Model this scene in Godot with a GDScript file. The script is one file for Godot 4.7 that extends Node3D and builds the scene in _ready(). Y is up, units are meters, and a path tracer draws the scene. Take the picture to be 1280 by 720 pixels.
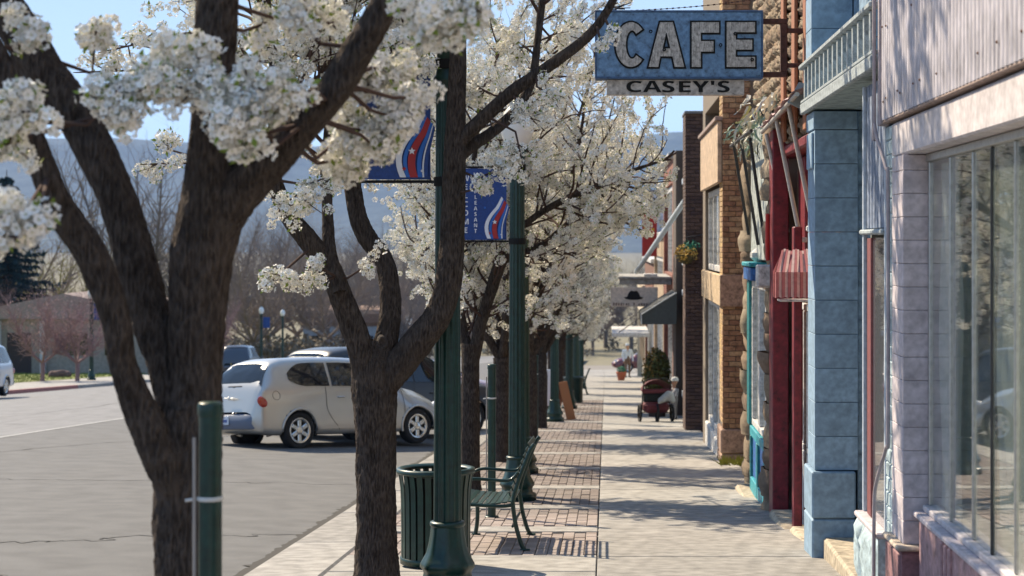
extends Node3D
# A shopping street in spring: pear trees in blossom, lamp posts and a bench along the
# pavement, shop fronts stepping down the hill. x right, y up, the street runs along -z.
const FALL := 0.0529            # the street falls 5.3 cm per metre, away from the camera
const SUN_EL := 42.0
const FACADE := 1.72            # x of the shop fronts

const MEAN := {"grain": 0.74, "speck": 0.68, "blotch": 0.72, "soft": 0.83, "stain": 0.66, "bark": 0.47, "ridge": 0.5}

var mats := {}
var texs := {}
var taken := {}
var boxes := {}
var rng := RandomNumberGenerator.new()
var GB := Basis(Vector3(1, 0, 0), Vector3(0, 0.9986, -0.0528), Vector3(0, 0.0528, 0.9986))

func V(x: float, y: float, d: float) -> Vector3: return Vector3(x, y, -d)
func G(d: float) -> float: return -FALL * d

# ---------------------------------------------------------------- mesh collector
class MB:
	var v := PackedVector3Array()
	var n := PackedVector3Array()
	var c := PackedColorArray()
	var u := PackedVector2Array()
	var col := Color(1, 1, 1)
	func p(a: Vector3, na: Vector3, ua := Vector2.ZERO) -> void:
		v.append(a); n.append(na); c.append(col); u.append(ua)
	func tri(a: Vector3, b: Vector3, d: Vector3) -> void:      # counter-clockwise seen from outside
		var m := (b - a).cross(d - a).normalized()
		p(a, m); p(d, m); p(b, m)
	func quad(a: Vector3, b: Vector3, d: Vector3, e: Vector3) -> void:
		var m := (d - a).cross(e - b).normalized()
		p(a, m, Vector2(0, 1)); p(d, m, Vector2(1, 0)); p(b, m, Vector2(1, 1))
		p(a, m, Vector2(0, 1)); p(e, m, Vector2(0, 0)); p(d, m, Vector2(1, 0))
	func box(o: Vector3, s: Vector3, bev := 0.0, t := Transform3D()) -> void:
		var h := s / 2
		bev = minf(bev, 0.45 * minf(s.x, minf(s.y, s.z)))
		for ax in 3:
			var ay := (ax + 1) % 3
			var az := (ax + 2) % 3
			for sg in [-1.0, 1.0]:
				var q := []
				for k in [[-1, -1], [1, -1], [1, 1], [-1, 1]]:
					var w := Vector3()
					w[ax] = sg * h[ax]
					w[ay] = k[0] * (h[ay] - bev)
					w[az] = k[1] * (h[az] - bev)
					q.append(t * (o + w))
				if sg > 0: quad(q[0], q[1], q[2], q[3])
				else: quad(q[3], q[2], q[1], q[0])
		if bev > 0:
			for ax in 3:
				var ay := (ax + 1) % 3
				var az := (ax + 2) % 3
				for sy in [-1.0, 1.0]:
					for sz in [-1.0, 1.0]:
						var q := []
						for k in [[-1, 0], [1, 0], [1, 1], [-1, 1]]:
							var w := Vector3()
							w[ax] = k[0] * (h[ax] - bev)
							w[ay] = sy * (h[ay] - (bev if k[1] else 0.0))
							w[az] = sz * (h[az] - (0.0 if k[1] else bev))
							q.append(t * (o + w))
						if sy * sz > 0: quad(q[0], q[1], q[2], q[3])
						else: quad(q[3], q[2], q[1], q[0])
			for sx in [-1.0, 1.0]:
				for sy in [-1.0, 1.0]:
					for sz in [-1.0, 1.0]:
						var a := t * (o + Vector3(sx * h.x, sy * (h.y - bev), sz * (h.z - bev)))
						var b := t * (o + Vector3(sx * (h.x - bev), sy * h.y, sz * (h.z - bev)))
						var d := t * (o + Vector3(sx * (h.x - bev), sy * (h.y - bev), sz * h.z))
						if sx * sy * sz > 0: tri(a, b, d)
						else: tri(a, d, b)
	func bx(x0: float, x1: float, y0: float, y1: float, d0: float, d1: float, bev := 0.0) -> void:
		box(Vector3((x0 + x1) / 2, (y0 + y1) / 2, -(d0 + d1) / 2), Vector3(absf(x1 - x0), absf(y1 - y0), absf(d1 - d0)), bev)
	func grid(rows: Array, wrap := false, flip := false, uvs := Vector2.ONE, skip = null) -> void:
		var nr := rows.size()
		var nc: int = rows[0].size()
		var nm := []
		for i in nr:
			var line := PackedVector3Array()
			for j in nc:
				var du: Vector3 = rows[mini(i + 1, nr - 1)][j] - rows[maxi(i - 1, 0)][j]
				var ja := (j + nc - 1) % nc if wrap else maxi(j - 1, 0)
				var jb := (j + 1) % nc if wrap else mini(j + 1, nc - 1)
				if wrap and rows[i][0].is_equal_approx(rows[i][nc - 1]):
					if j == 0: ja = nc - 2
					if j == nc - 1: jb = 1
				var dv: Vector3 = rows[i][jb] - rows[i][ja]
				var m := dv.cross(du)
				if m.length() < 1e-9:
					var i2 := 1 if i == 0 else nr - 2
					dv = rows[i2][jb] - rows[i2][ja]
					m = dv.cross(du)
				m = m.normalized()
				line.append(-m if flip else m)
			nm.append(line)
		for i in nr - 1:
			for j in nc - 1:
				if skip != null and skip.call((rows[i][j] + rows[i + 1][j + 1]) / 2): continue
				var ua := Vector2(float(j) / (nc - 1), float(i) / (nr - 1)) * uvs
				var ub := Vector2(float(j + 1) / (nc - 1), float(i + 1) / (nr - 1)) * uvs
				var q := [[i, j, ua], [i, j + 1, Vector2(ub.x, ua.y)], [i + 1, j + 1, ub], [i + 1, j, Vector2(ua.x, ub.y)]]
				for k in ([0, 1, 2, 0, 2, 3] if flip else [0, 2, 1, 0, 3, 2]):
					var e: Array = q[k]
					p(rows[e[0]][e[1]], nm[e[0]][e[1]], e[2])
	func tube(pts: Array, rad: Array, sides := 8, cap := true, lump := 0.0, sd := 0) -> void:
		var rows := []
		var nn := Vector3()
		for i in pts.size():
			var t: Vector3 = (pts[mini(i + 1, pts.size() - 1)] - pts[maxi(i - 1, 0)]).normalized()
			if i == 0:
				nn = t.cross(Vector3.UP if absf(t.y) < 0.9 else Vector3.RIGHT).normalized()
			else:
				nn = (nn - t * nn.dot(t)).normalized()
			var bb := t.cross(nn)
			var line := PackedVector3Array()
			for k in sides + 1:
				var a := TAU * (k % sides) / sides
				var r: float = rad[i]
				if lump > 0: r *= 1.0 + lump * (sin(a * 3 + i * 0.23 + sd) * 0.5 + sin(a * 5 - i * 0.31 + sd * 2.0) * 0.4 + sin(a * 2 + i * 0.5) * 0.3)
				line.append(pts[i] + (nn * cos(a) + bb * sin(a)) * r)
			rows.append(line)
		grid(rows, true)
		if cap:
			for e in [0, pts.size() - 1]:
				for k in sides:
					if e == 0: tri(pts[e], rows[e][k + 1], rows[e][k])
					else: tri(pts[e], rows[e][k], rows[e][k + 1])
	func bark_tube(pts: Array, rad: Array, sides: int, f: FastNoiseLite, sd: float) -> void:     # a limb with furrowed bark
		var rows := []
		var nn := Vector3()
		var along := 0.0
		for i in pts.size():
			var t: Vector3 = (pts[mini(i + 1, pts.size() - 1)] - pts[maxi(i - 1, 0)]).normalized()
			if i == 0: nn = t.cross(Vector3.UP if absf(t.y) < 0.9 else Vector3.RIGHT).normalized()
			else:
				nn = (nn - t * nn.dot(t)).normalized()
				along += (pts[i] - pts[i - 1]).length()
			var bb := t.cross(nn)
			var line := PackedVector3Array()
			for k in sides + 1:
				var a := TAU * (k % sides) / sides
				var r: float = rad[i]
				var c := Vector3(cos(a) * r, sin(a) * r, 0)
				var fur := f.get_noise_3d(c.x * 60.0 + sd * 31.0, c.y * 60.0, along * 9.0)
				var big := f.get_noise_3d(c.x * 9.0, c.y * 9.0 + sd * 17.0, along * 4.0)
				r += minf(0.0075, r * 0.10) * (1.0 - 2.2 * absf(fur)) + r * 0.10 * big
				line.append(pts[i] + (nn * cos(a) + bb * sin(a)) * r)
			rows.append(line)
		grid(rows, true)
	func lathe(prof: Array, segs := 20, o := Vector3(), flute := 0.0, nfl := 12) -> void:
		var rows := []
		for q in prof:
			var line := PackedVector3Array()
			for k in segs + 1:
				var a := TAU * (k % segs) / segs
				var r: float = q[0]
				if flute > 0: r *= 1.0 - flute * (0.5 - 0.5 * cos(a * nfl))
				line.append(o + Vector3(r * cos(a), q[1], -r * sin(a)))
			rows.append(line)
		grid(rows, true)
	func slab(poly: PackedVector2Array, depth: float, t: Transform3D) -> void:   # extruded along the transform's z, 0 .. depth
		var ps := poly
		if Geometry2D.is_polygon_clockwise(ps): ps.reverse()
		var idx := Geometry2D.triangulate_polygon(ps)
		for i in range(0, idx.size(), 3):
			var a := ps[idx[i]]
			var b := ps[idx[i + 1]]
			var d := ps[idx[i + 2]]
			if (b - a).cross(d - a) < 0:
				var w := b
				b = d
				d = w
			tri(t * Vector3(a.x, a.y, depth), t * Vector3(b.x, b.y, depth), t * Vector3(d.x, d.y, depth))
			tri(t * Vector3(a.x, a.y, 0), t * Vector3(d.x, d.y, 0), t * Vector3(b.x, b.y, 0))
		for i in ps.size():
			var a := ps[i]
			var b := ps[(i + 1) % ps.size()]
			quad(t * Vector3(a.x, a.y, 0), t * Vector3(b.x, b.y, 0), t * Vector3(b.x, b.y, depth), t * Vector3(a.x, a.y, depth))
	func rod(a: Vector3, b: Vector3, r: float, sides := 8) -> void:
		tube([a, b], [r, r], sides)
	func mesh() -> ArrayMesh:
		var am := ArrayMesh.new()
		if v.is_empty(): return am
		var ar := []
		ar.resize(Mesh.ARRAY_MAX)
		ar[Mesh.ARRAY_VERTEX] = v
		ar[Mesh.ARRAY_NORMAL] = n
		ar[Mesh.ARRAY_COLOR] = c
		ar[Mesh.ARRAY_TEX_UV] = u
		am.add_surface_from_arrays(Mesh.PRIMITIVE_TRIANGLES, ar)
		return am

# ---------------------------------------------------------------- scene helpers
func numbered(s: String) -> String:
	taken[s] = taken.get(s, -1) + 1
	return s if taken[s] == 0 else "%s_%03d" % [s, taken[s]]
func thing(called: String, label: String, category: String, at := Vector3.ZERO, turn := 0.0, group := "") -> Node3D:
	var o := Node3D.new()
	o.name = numbered(called)
	add_child(o)
	o.position = at
	o.rotation.y = turn
	tag(o, label, category, group)
	return o
func tag(o: Node, label: String, category: String, group := "") -> void:
	o.set_meta("label", label)
	o.set_meta("category", category)
	if group: o.set_meta("group", group)
func structure(called: String, at := Vector3.ZERO) -> Node3D:
	var o := Node3D.new()
	o.name = numbered(called)
	add_child(o)
	o.position = at
	o.set_meta("kind", "structure")
	return o
func inst(parent: Node, called: String, mesh: Mesh, m: Material, t := Transform3D()) -> MeshInstance3D:
	var o := MeshInstance3D.new()
	o.name = called
	o.mesh = mesh
	o.material_override = m
	parent.add_child(o, true)
	o.transform = t
	return o
func lpart(parent: Node, called: String, mb: MB, m: Material) -> MeshInstance3D:      # mesh in the parent's own axes
	return inst(parent, called, mb.mesh(), m)
func part(parent: Node3D, called: String, mb: MB, m: Material) -> MeshInstance3D:      # mesh in world axes, parent not turned
	var o := inst(parent, called, mb.mesh(), m)
	o.position = -absolute(parent)
	return o
func absolute(o: Node) -> Vector3:
	var q := Vector3()
	while o is Node3D and o != self:
		q += o.position
		o = o.get_parent()
	return q
func boxmesh(s: Vector3, bev: float) -> ArrayMesh:
	var key := "%.3f %.3f %.3f %.3f" % [s.x, s.y, s.z, bev]
	if not boxes.has(key):
		var mb := MB.new()
		mb.box(Vector3.ZERO, s, bev)
		boxes[key] = mb.mesh()
	return boxes[key]
func piece(parent: Node3D, called: String, x0: float, x1: float, y0: float, y1: float, d0: float, d1: float, m: Material, bev := 0.004) -> MeshInstance3D:
	return inst(parent, called, boxmesh(Vector3(x1 - x0, y1 - y0, d1 - d0), bev), m, Transform3D(Basis(), V((x0 + x1) / 2, (y0 + y1) / 2, (d0 + d1) / 2) - absolute(parent)))
func copy(o: Node3D, at: Vector3, turn := 0.0, label := "") -> Node3D:
	var r: Node3D = o.duplicate()
	r.name = numbered(String(o.name).rstrip("0123456789").trim_suffix("_"))
	add_child(r)
	r.position = at
	r.rotation.y = turn
	if label: r.set_meta("label", label)
	return r

# ---------------------------------------------------------------- materials (linear base colours)
func tex(kind: String) -> Texture2D:
	if texs.has(kind): return texs[kind]
	var t := NoiseTexture2D.new()
	t.width = 512
	t.height = 512
	t.seamless = true
	t.seamless_blend_skirt = 0.25
	var f := FastNoiseLite.new()
	f.seed = texs.size() + 3
	f.fractal_type = FastNoiseLite.FRACTAL_FBM
	var lo := 0.75
	var mid := 0.5
	match kind:
		"grain": f.frequency = 0.09; f.fractal_octaves = 4; lo = 0.72
		"speck": f.frequency = 0.22; f.fractal_octaves = 2; lo = 0.55; mid = 0.35
		"blotch": f.frequency = 0.012; f.fractal_octaves = 6; lo = 0.70
		"soft": f.frequency = 0.02; f.fractal_octaves = 5; lo = 0.82
		"stain": f.frequency = 0.016; f.fractal_octaves = 6; f.fractal_gain = 0.6; lo = 0.45; mid = 0.28
		"bark": f.frequency = 0.05; f.fractal_octaves = 5; f.fractal_gain = 0.6; lo = 0.35
		"ridge": f.frequency = 0.03; f.fractal_type = FastNoiseLite.FRACTAL_RIDGED; f.fractal_octaves = 4; lo = 0.1
	t.noise = f
	var g := Gradient.new()
	g.set_color(0, Color(lo, lo, lo))
	g.set_color(1, Color(1, 1, 1))
	g.add_point(mid, Color(lo + (1 - lo) * 0.55, lo + (1 - lo) * 0.55, lo + (1 - lo) * 0.55))
	t.color_ramp = g
	texs[kind] = t
	return t
# opts: t texture, s its scale (Vector3 or number), b relief in cm with texture bt, d detail texture, r roughness, m metal, coat, back, v vertex colours
func mat(called: String, col: Color, o := {}) -> StandardMaterial3D:
	if mats.has(called): return mats[called]
	var m := StandardMaterial3D.new()
	m.resource_name = called
	var k := 1.0                         # the grain textures darken; keep the mean at the base colour
	for key in ["t", "d"]:
		if o.has(key): k /= MEAN[o[key]]
	m.albedo_color = Color(minf(col.r * k, 1), minf(col.g * k, 1), minf(col.b * k, 1)).linear_to_srgb()
	m.roughness = o.get("r", 0.8)
	m.metallic = o.get("m", 0.0)
	if o.has("spec"): m.metallic_specular = o.spec
	if o.has("t") or o.has("b"):
		m.uv1_triplanar = true
		m.uv1_world_triplanar = o.get("w", true)
		var s = o.get("s", 1.0)
		m.uv1_scale = s if s is Vector3 else Vector3(s, s, s)
	if o.has("t"): m.albedo_texture = tex(o.t)
	if o.has("b"):
		m.heightmap_enabled = true
		m.heightmap_texture = tex(o.get("bt", o.get("t", "grain")))
		m.heightmap_scale = o.b
	if o.has("d"):
		m.detail_enabled = true
		m.detail_albedo = tex(o.d)
		m.detail_blend_mode = BaseMaterial3D.BLEND_MODE_MUL
		m.detail_uv_layer = BaseMaterial3D.DETAIL_UV_2
		m.uv2_triplanar = true
		m.uv2_world_triplanar = o.get("w", true)
		var ds = o.get("ds", 0.3)
		m.uv2_scale = ds if ds is Vector3 else Vector3(ds, ds, ds)
	if o.has("coat"):
		m.clearcoat_enabled = true
		m.clearcoat = o.coat
		m.clearcoat_roughness = 0.06
	if o.has("back"):
		m.backlight_enabled = true
		m.backlight = o.back
	if o.get("v", false): m.vertex_color_use_as_albedo = true
	mats[called] = m
	return m
func glass(called: String, tint: Color, alpha: float) -> StandardMaterial3D:
	if mats.has(called): return mats[called]
	var m := StandardMaterial3D.new()
	m.resource_name = called
	m.albedo_color = Color(tint.r, tint.g, tint.b, alpha)
	m.transparency = BaseMaterial3D.TRANSPARENCY_ALPHA
	m.roughness = 0.02
	mats[called] = m
	return m
func lettering(parent: Node, called: String, s: String, size: float, depth: float, m: Material, t: Transform3D, bold := 0.0, font := "Droid Sans") -> MeshInstance3D:
	var f := SystemFont.new()
	f.font_names = PackedStringArray([font])
	f.font_weight = 700 if bold > 0 else 400
	var tm := TextMesh.new()
	tm.text = s
	tm.font = f
	tm.font_size = 64
	tm.pixel_size = size / 46.0          # size is the height of a capital
	tm.depth = depth
	tm.curve_step = 1.0
	var am := ArrayMesh.new()
	am.add_surface_from_arrays(Mesh.PRIMITIVE_TRIANGLES, tm.surface_get_arrays(0))
	return inst(parent, called, am, m, t)
# tree limbs: [x, height, z, radius] from the tree's foot, in metres; sprays of blossom: [x, height, z, radius, clusters]
const LIMBS_NEAR := [
	[[0, 0.001, 0, 0.159], [0, 0.19, 0, 0.1346], [0, 0.435, 0, 0.1223], [0, 0.863, 0, 0.1193], [-0.003, 1.169, 0, 0.1193], [0.007, 1.352, 0, 0.1223], [0.019, 1.505, 0, 0.1162]],
	[[-0.007, 1.16, 0.05, 0.0608], [-0.061, 1.3, 0.08, 0.0726], [-0.111, 1.424, 0.11, 0.0663], [-0.173, 1.577, 0.14, 0.054], [-0.207, 1.699, 0.17, 0.0478], [-0.221, 1.85, 0.2, 0.0506], [-0.302, 2.088, 0.23, 0.0563], [-0.374, 2.206, 0.26, 0.0531], [-0.418, 2.294, 0.29, 0.0499], [-0.462, 2.425, 0.32, 0.0468], [-0.503, 2.555, 0.35, 0.0437], [-0.56, 2.727, 0.38, 0.0406], [-0.672, 2.955, 0.41, 0.0375], [-0.835, 3.268, 0.44, 0.0316], [-0.939, 3.75, 0.47, 0.0229], [-0.985, 4.199, 0.5, 0.0143]],
	[[0, 1.322, 0, 0.0734], [-0.032, 1.503, -0.021, 0.0828], [-0.077, 1.655, -0.043, 0.0769], [-0.149, 1.839, -0.064, 0.071], [-0.222, 2.086, -0.086, 0.0743], [-0.293, 2.303, -0.107, 0.0683], [-0.382, 2.49, -0.129, 0.0716], [-0.482, 2.663, -0.15, 0.0749], [-0.597, 2.805, -0.171, 0.0751], [-0.713, 2.995, -0.193, 0.0722], [-0.83, 3.218, -0.214, 0.0661], [-0.916, 3.568, -0.236, 0.0537], [-1.018, 4.047, -0.257, 0.038], [-1.089, 4.56, -0.279, 0.0254], [-1.096, 5.268, -0.3, 0.0127]],
	[[0.025, 1.475, 0, 0.1101], [0.036, 1.598, 0.009, 0.0947], [0.041, 1.842, 0.018, 0.1007], [0.061, 2.086, 0.027, 0.1127], [0.094, 2.3, 0.036, 0.1065], [0.108, 2.512, 0.045, 0.0851], [0.116, 2.815, 0.055, 0.0759], [0.13, 3.057, 0.064, 0.0728], [0.171, 3.419, 0.073, 0.0575], [0.203, 3.841, 0.082, 0.0423], [0.25, 4.352, 0.091, 0.0272], [0.297, 4.983, 0.1, 0.0151]],
	[[0.074, 2.086, 0, 0.0917], [0.148, 2.263, 0.035, 0.0913], [0.282, 2.402, 0.07, 0.0757], [0.433, 2.554, 0.105, 0.0663], [0.574, 2.702, 0.14, 0.06], [0.683, 2.864, 0.175, 0.0567], [0.771, 3.009, 0.21, 0.0505], [0.855, 3.241, 0.245, 0.0414], [0.962, 3.618, 0.28, 0.0294], [1.023, 4.137, 0.315, 0.0205], [1.114, 4.827, 0.35, 0.0117]],
]
const LIMBS_FORKED := [
	[[0.001, -0, 0, 0.1789], [0.001, 0.184, 0, 0.151], [-0.005, 0.52, 0, 0.1342], [-0.005, 1.023, 0, 0.1398], [-0.016, 1.414, 0, 0.151], [-0.016, 1.61, 0, 0.1454], [-0.005, 1.778, 0, 0.0727]],
	[[-0.027, 1.386, 0, 0.0727], [-0.061, 1.54, 0.042, 0.092], [-0.123, 1.782, 0.083, 0.0845], [-0.223, 2.061, 0.125, 0.0759], [-0.305, 2.283, 0.167, 0.0712], [-0.448, 2.476, 0.208, 0.0672], [-0.59, 2.668, 0.25, 0.0582], [-0.665, 2.887, 0.292, 0.0498], [-0.685, 3.076, 0.333, 0.0414], [-0.639, 3.4, 0.375, 0.0332], [-0.659, 3.777, 0.417, 0.0287], [-0.706, 4.312, 0.458, 0.0205], [-0.726, 4.899, 0.5, 0.0124]],
	[[-0.222, 2.12, 0.25, 0.0417], [-0.304, 2.421, 0.171, 0.042], [-0.327, 2.643, 0.093, 0.0378], [-0.355, 2.979, 0.014, 0.0335], [-0.344, 3.32, -0.064, 0.0287], [-0.389, 3.664, -0.143, 0.0288], [-0.514, 4.068, -0.221, 0.0239], [-0.555, 4.649, -0.3, 0.0194]],
	[[0.023, 1.582, 0, 0.0895], [0.085, 1.916, -0.05, 0.0718], [0.079, 2.139, -0.1, 0.0676], [0.034, 2.336, -0.15, 0.0633], [-0.114, 2.534, -0.2, 0.0636], [-0.188, 2.762, -0.25, 0.0592], [-0.224, 3.106, -0.3, 0.0549], [-0.265, 3.395, -0.35, 0.0505], [-0.312, 3.802, -0.4, 0.0461], [-0.359, 4.211, -0.45, 0.0462], [-0.413, 4.913, -0.5, 0.0348], [-0.391, 5.737, -0.55, 0.0291], [-0.369, 6.683, -0.6, 0.0175]],
	[[0.018, 1.403, 0, 0.0783], [0.121, 1.55, 0.025, 0.1033], [0.291, 1.764, 0.05, 0.0997], [0.449, 1.976, 0.075, 0.0912], [0.518, 2.255, 0.1, 0.0866], [0.542, 2.587, 0.125, 0.0776], [0.555, 2.974, 0.15, 0.0735], [0.568, 3.304, 0.175, 0.0646], [0.581, 3.688, 0.2, 0.0556], [0.594, 4.126, 0.225, 0.0473], [0.618, 4.781, 0.25, 0.0362], [0.685, 5.544, 0.275, 0.0274], [0.742, 6.467, 0.3, 0.0164]],
	[[0.566, 3.14, 0.15, 0.0514], [0.736, 3.291, 0.214, 0.0468], [0.959, 3.489, 0.279, 0.0416], [1.235, 3.675, 0.343, 0.0371], [1.454, 3.832, 0.407, 0.0325], [1.589, 3.987, 0.471, 0.0275], [1.697, 4.194, 0.536, 0.0225], [1.83, 4.559, 0.6, 0.0182]],
	[[0.561, 3.029, 0.15, 0.047], [0.643, 3.111, 0.071, 0.0423], [0.806, 3.232, -0.007, 0.038], [0.97, 3.388, -0.086, 0.0338], [1.079, 3.609, -0.164, 0.0289], [1.116, 3.9, -0.243, 0.0239], [1.148, 4.195, -0.321, 0.024], [1.214, 4.665, -0.4, 0.0144]],
]
const LIMBS_THIRD := [
	[[0.002, -0, 0, 0.1438], [0.002, 0.236, 0, 0.1163], [0.002, 0.898, 0, 0.1078], [0.002, 1.466, 0, 0.1078], [0.011, 1.75, 0, 0.1163]],
	[[-0.017, 1.598, 0, 0.0719], [-0.124, 2.075, -0.16, 0.0571], [-0.232, 2.596, -0.32, 0.0489], [-0.351, 3.27, -0.48, 0.0406], [-0.462, 3.953, -0.64, 0.0331], [-0.574, 4.939, -0.8, 0.0245]],
	[[0.039, 1.598, 0, 0.0804], [0.154, 2.082, 0.025, 0.0718], [0.288, 2.507, 0.05, 0.0717], [0.422, 2.885, 0.075, 0.0801], [0.498, 3.262, 0.1, 0.0716], [0.546, 3.732, 0.125, 0.0564], [0.642, 4.388, 0.15, 0.0479], [0.802, 5.231, 0.175, 0.0319], [0.878, 5.979, 0.2, 0.0234]],
	[[0.461, 3.017, 0.1, 0.048], [0.783, 3.261, 0.16, 0.0394], [1.113, 3.447, 0.22, 0.0393], [1.441, 3.586, 0.28, 0.0318], [1.861, 3.771, 0.34, 0.0233], [2.278, 3.908, 0.4, 0.0158]],
	[[0.385, 2.772, 0.1, 0.048], [0.538, 2.809, -0.05, 0.0398], [0.865, 2.932, -0.2, 0.0401], [1.245, 3.268, -0.35, 0.0327], [1.629, 3.56, -0.5, 0.0242]],
	[[-0.211, 2.548, -0.3, 0.0403], [-0.114, 3.073, 0.1, 0.032], [0.055, 3.719, 0.5, 0.0314], [0.174, 4.522, 0.9, 0.0227]],
]
const SPRAYS_NEAR := [
	[-0.364, 2.576, 0.9, 0.107, 40], [-0.404, 2.468, 0.9, 0.081, 25], [-0.158, 2.66, 0.5, 0.08, 20], [-0.068, 2.76, 0.4, 0.087, 24], [0.01, 2.851, 0.3, 0.088, 24], [0.155, 2.788, 0.5, 0.114, 21], [0.104, 2.683, 0.5, 0.097, 18], [0.238, 2.675, 0.6, 0.101, 20], [0.322, 2.694, 0.6, 0.11, 21], [0.432, 2.667, 0.7, 0.094, 17], [0.253, 2.548, 0.7, 0.089, 17], [0.336, 2.556, 0.7, 0.1, 20], [0.429, 2.61, 0.6, 0.073, 20], [-0.101, 2.617, 0.5, 0.063, 14], [0.013, 2.703, 0.5, 0.074, 20], [-0.285, 2.156, 1.2, 0.092, 34], [-0.324, 2.223, 1.2, 0.056, 14], [-0.533, 2.921, 0.2, 0.077, 14], [-0.428, 2.976, -0.3, 0.07, 12], [0.662, 2.762, -0.5, 0.118, 44], [0.591, 2.622, -0.5, 0.105, 38], [0.7, 2.595, -0.6, 0.093, 34], [0.551, 2.496, -0.6, 0.086, 32], [0.756, 2.835, -0.7, 0.087, 30], [0.771, 2.632, -0.4, 0.077, 22], [0.81, 2.722, -0.4, 0.077, 22], [0.674, 2.519, -0.4, 0.077, 20], [0.991, 2.933, 0.6, 0.107, 30], [1.138, 2.949, 0.7, 0.1, 26], [1.089, 2.891, 0.6, 0.067, 12], [0.449, 2.98, 0.2, 0.089, 16], [0.457, 3.064, -0.8, 0.102, 16], [0.223, 3.019, -0.4, 0.077, 10], 
]
const SPRAYS_FORKED := [
	[-1.358, 2.971, 0.9, 0.125, 16], [-1.28, 3.075, 0.9, 0.083, 8], [-0.514, 2.239, 0.8, 0.158, 22], [-0.356, 2.292, 0.8, 0.095, 10], [-0.619, 2.186, 0.8, 0.074, 8], [-0.398, 2.741, 0.7, 0.18, 22], [-0.557, 2.677, 0.7, 0.117, 12], [-0.307, 2.877, 0.6, 0.118, 12], [1.024, 3.068, 0.5, 0.183, 26], [0.868, 2.954, 0.4, 0.141, 16], [0.742, 2.832, 0.3, 0.12, 12], [1.101, 3.29, 0.4, 0.163, 18], [1.237, 3.453, 0.4, 0.13, 12], [0.206, 2.978, -0.7, 0.176, 20], [0.926, 3.859, -0.4, 0.196, 24], [1.272, 3.974, -0.4, 0.173, 18], [0.702, 3.563, -0.3, 0.172, 18], [1.667, 3.759, 1, 0.067, 5], [1.574, 3.717, 1, 0.052, 3], [-0.025, 2.311, 0.2, 0.132, 10], [-1.567, 3.728, 0.9, 0.209, 28], [-1.775, 3.571, 0.9, 0.136, 14], [-0.681, 3.758, 0.6, 0.267, 34], [-0.769, 3.483, 0.7, 0.18, 20], [-0.521, 3.384, 0.6, 0.214, 22], [-0.31, 3.062, -0.6, 0.234, 20], [0.099, 3.821, -0.6, 0.292, 40], [0.216, 3.471, -0.6, 0.234, 30], 
]
# ---------------------------------------------------------------- build
func _ready() -> void:
	# camera: level, the lens shifted so that the street's vanishing point lies right of and above the centre
	var cam := Camera3D.new()
	cam.name = "camera"
	add_child(cam)
	var att := CameraAttributesPhysical.new()
	att.frustum_near = 0.1
	att.frustum_far = 14000.0
	att.frustum_focal_length = 67.0
	att.frustum_focus_distance = 15.5
	att.exposure_aperture = 3.6
	att.exposure_shutter_speed = 100.0
	cam.attributes = att
	cam.projection = Camera3D.PROJECTION_FRUSTUM
	cam.near = 0.1
	cam.far = 14000.0
	cam.size = 0.03
	cam.frustum_offset = Vector2(-0.004875, -0.002375)
	cam.position = Vector3(0, 1.75, 0)
	cam.current = true
	# sky, air and sun
	var env := Environment.new()
	env.background_mode = Environment.BG_SKY
	var sky := Sky.new()
	var sm := ProceduralSkyMaterial.new()
	sm.sky_top_color = Color(0.42, 0.54, 0.70)
	sm.sky_horizon_color = Color(0.78, 0.87, 0.95)
	sm.sky_curve = 0.11
	sm.sky_energy_multiplier = 1.0
	sm.ground_bottom_color = Color(0.25, 0.22, 0.18)
	sm.ground_horizon_color = Color(0.62, 0.72, 0.82)
	sm.sun_angle_max = 3.0
	sky.sky_material = sm
	env.sky = sky
	env.tonemap_mode = Environment.TONE_MAPPER_LINEAR
	env.tonemap_exposure = 1.85
	env.fog_enabled = true
	env.fog_density = 0.00008
	env.fog_light_color = Color(0.50, 0.72, 1.0)
	env.sdfgi_enabled = true
	env.ssao_enabled = true
	env.ssil_enabled = true
	var we := WorldEnvironment.new()
	we.name = "environment"
	we.environment = env
	add_child(we)
	var sun := DirectionalLight3D.new()
	sun.name = "sun"
	sun.light_energy = 1.6
	sun.light_color = Color(1.0, 0.93, 0.82)
	sun.light_angular_distance = 0.53
	sun.shadow_enabled = true
	add_child(sun)
	var el := deg_to_rad(SUN_EL)
	sun.look_at_from_position(Vector3.ZERO, Vector3(0.707 * cos(el), -sin(el), 0.707 * cos(el)))
	# the place
	street()
	pink_shop()
	blue_shop()
	red_shop()
	teal_shop()
	brick_shop()
	dark_brick_block()
	down_street()
	over_road()
	cafe_sign()
	trees()
	furniture()
	vehicles()
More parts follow.
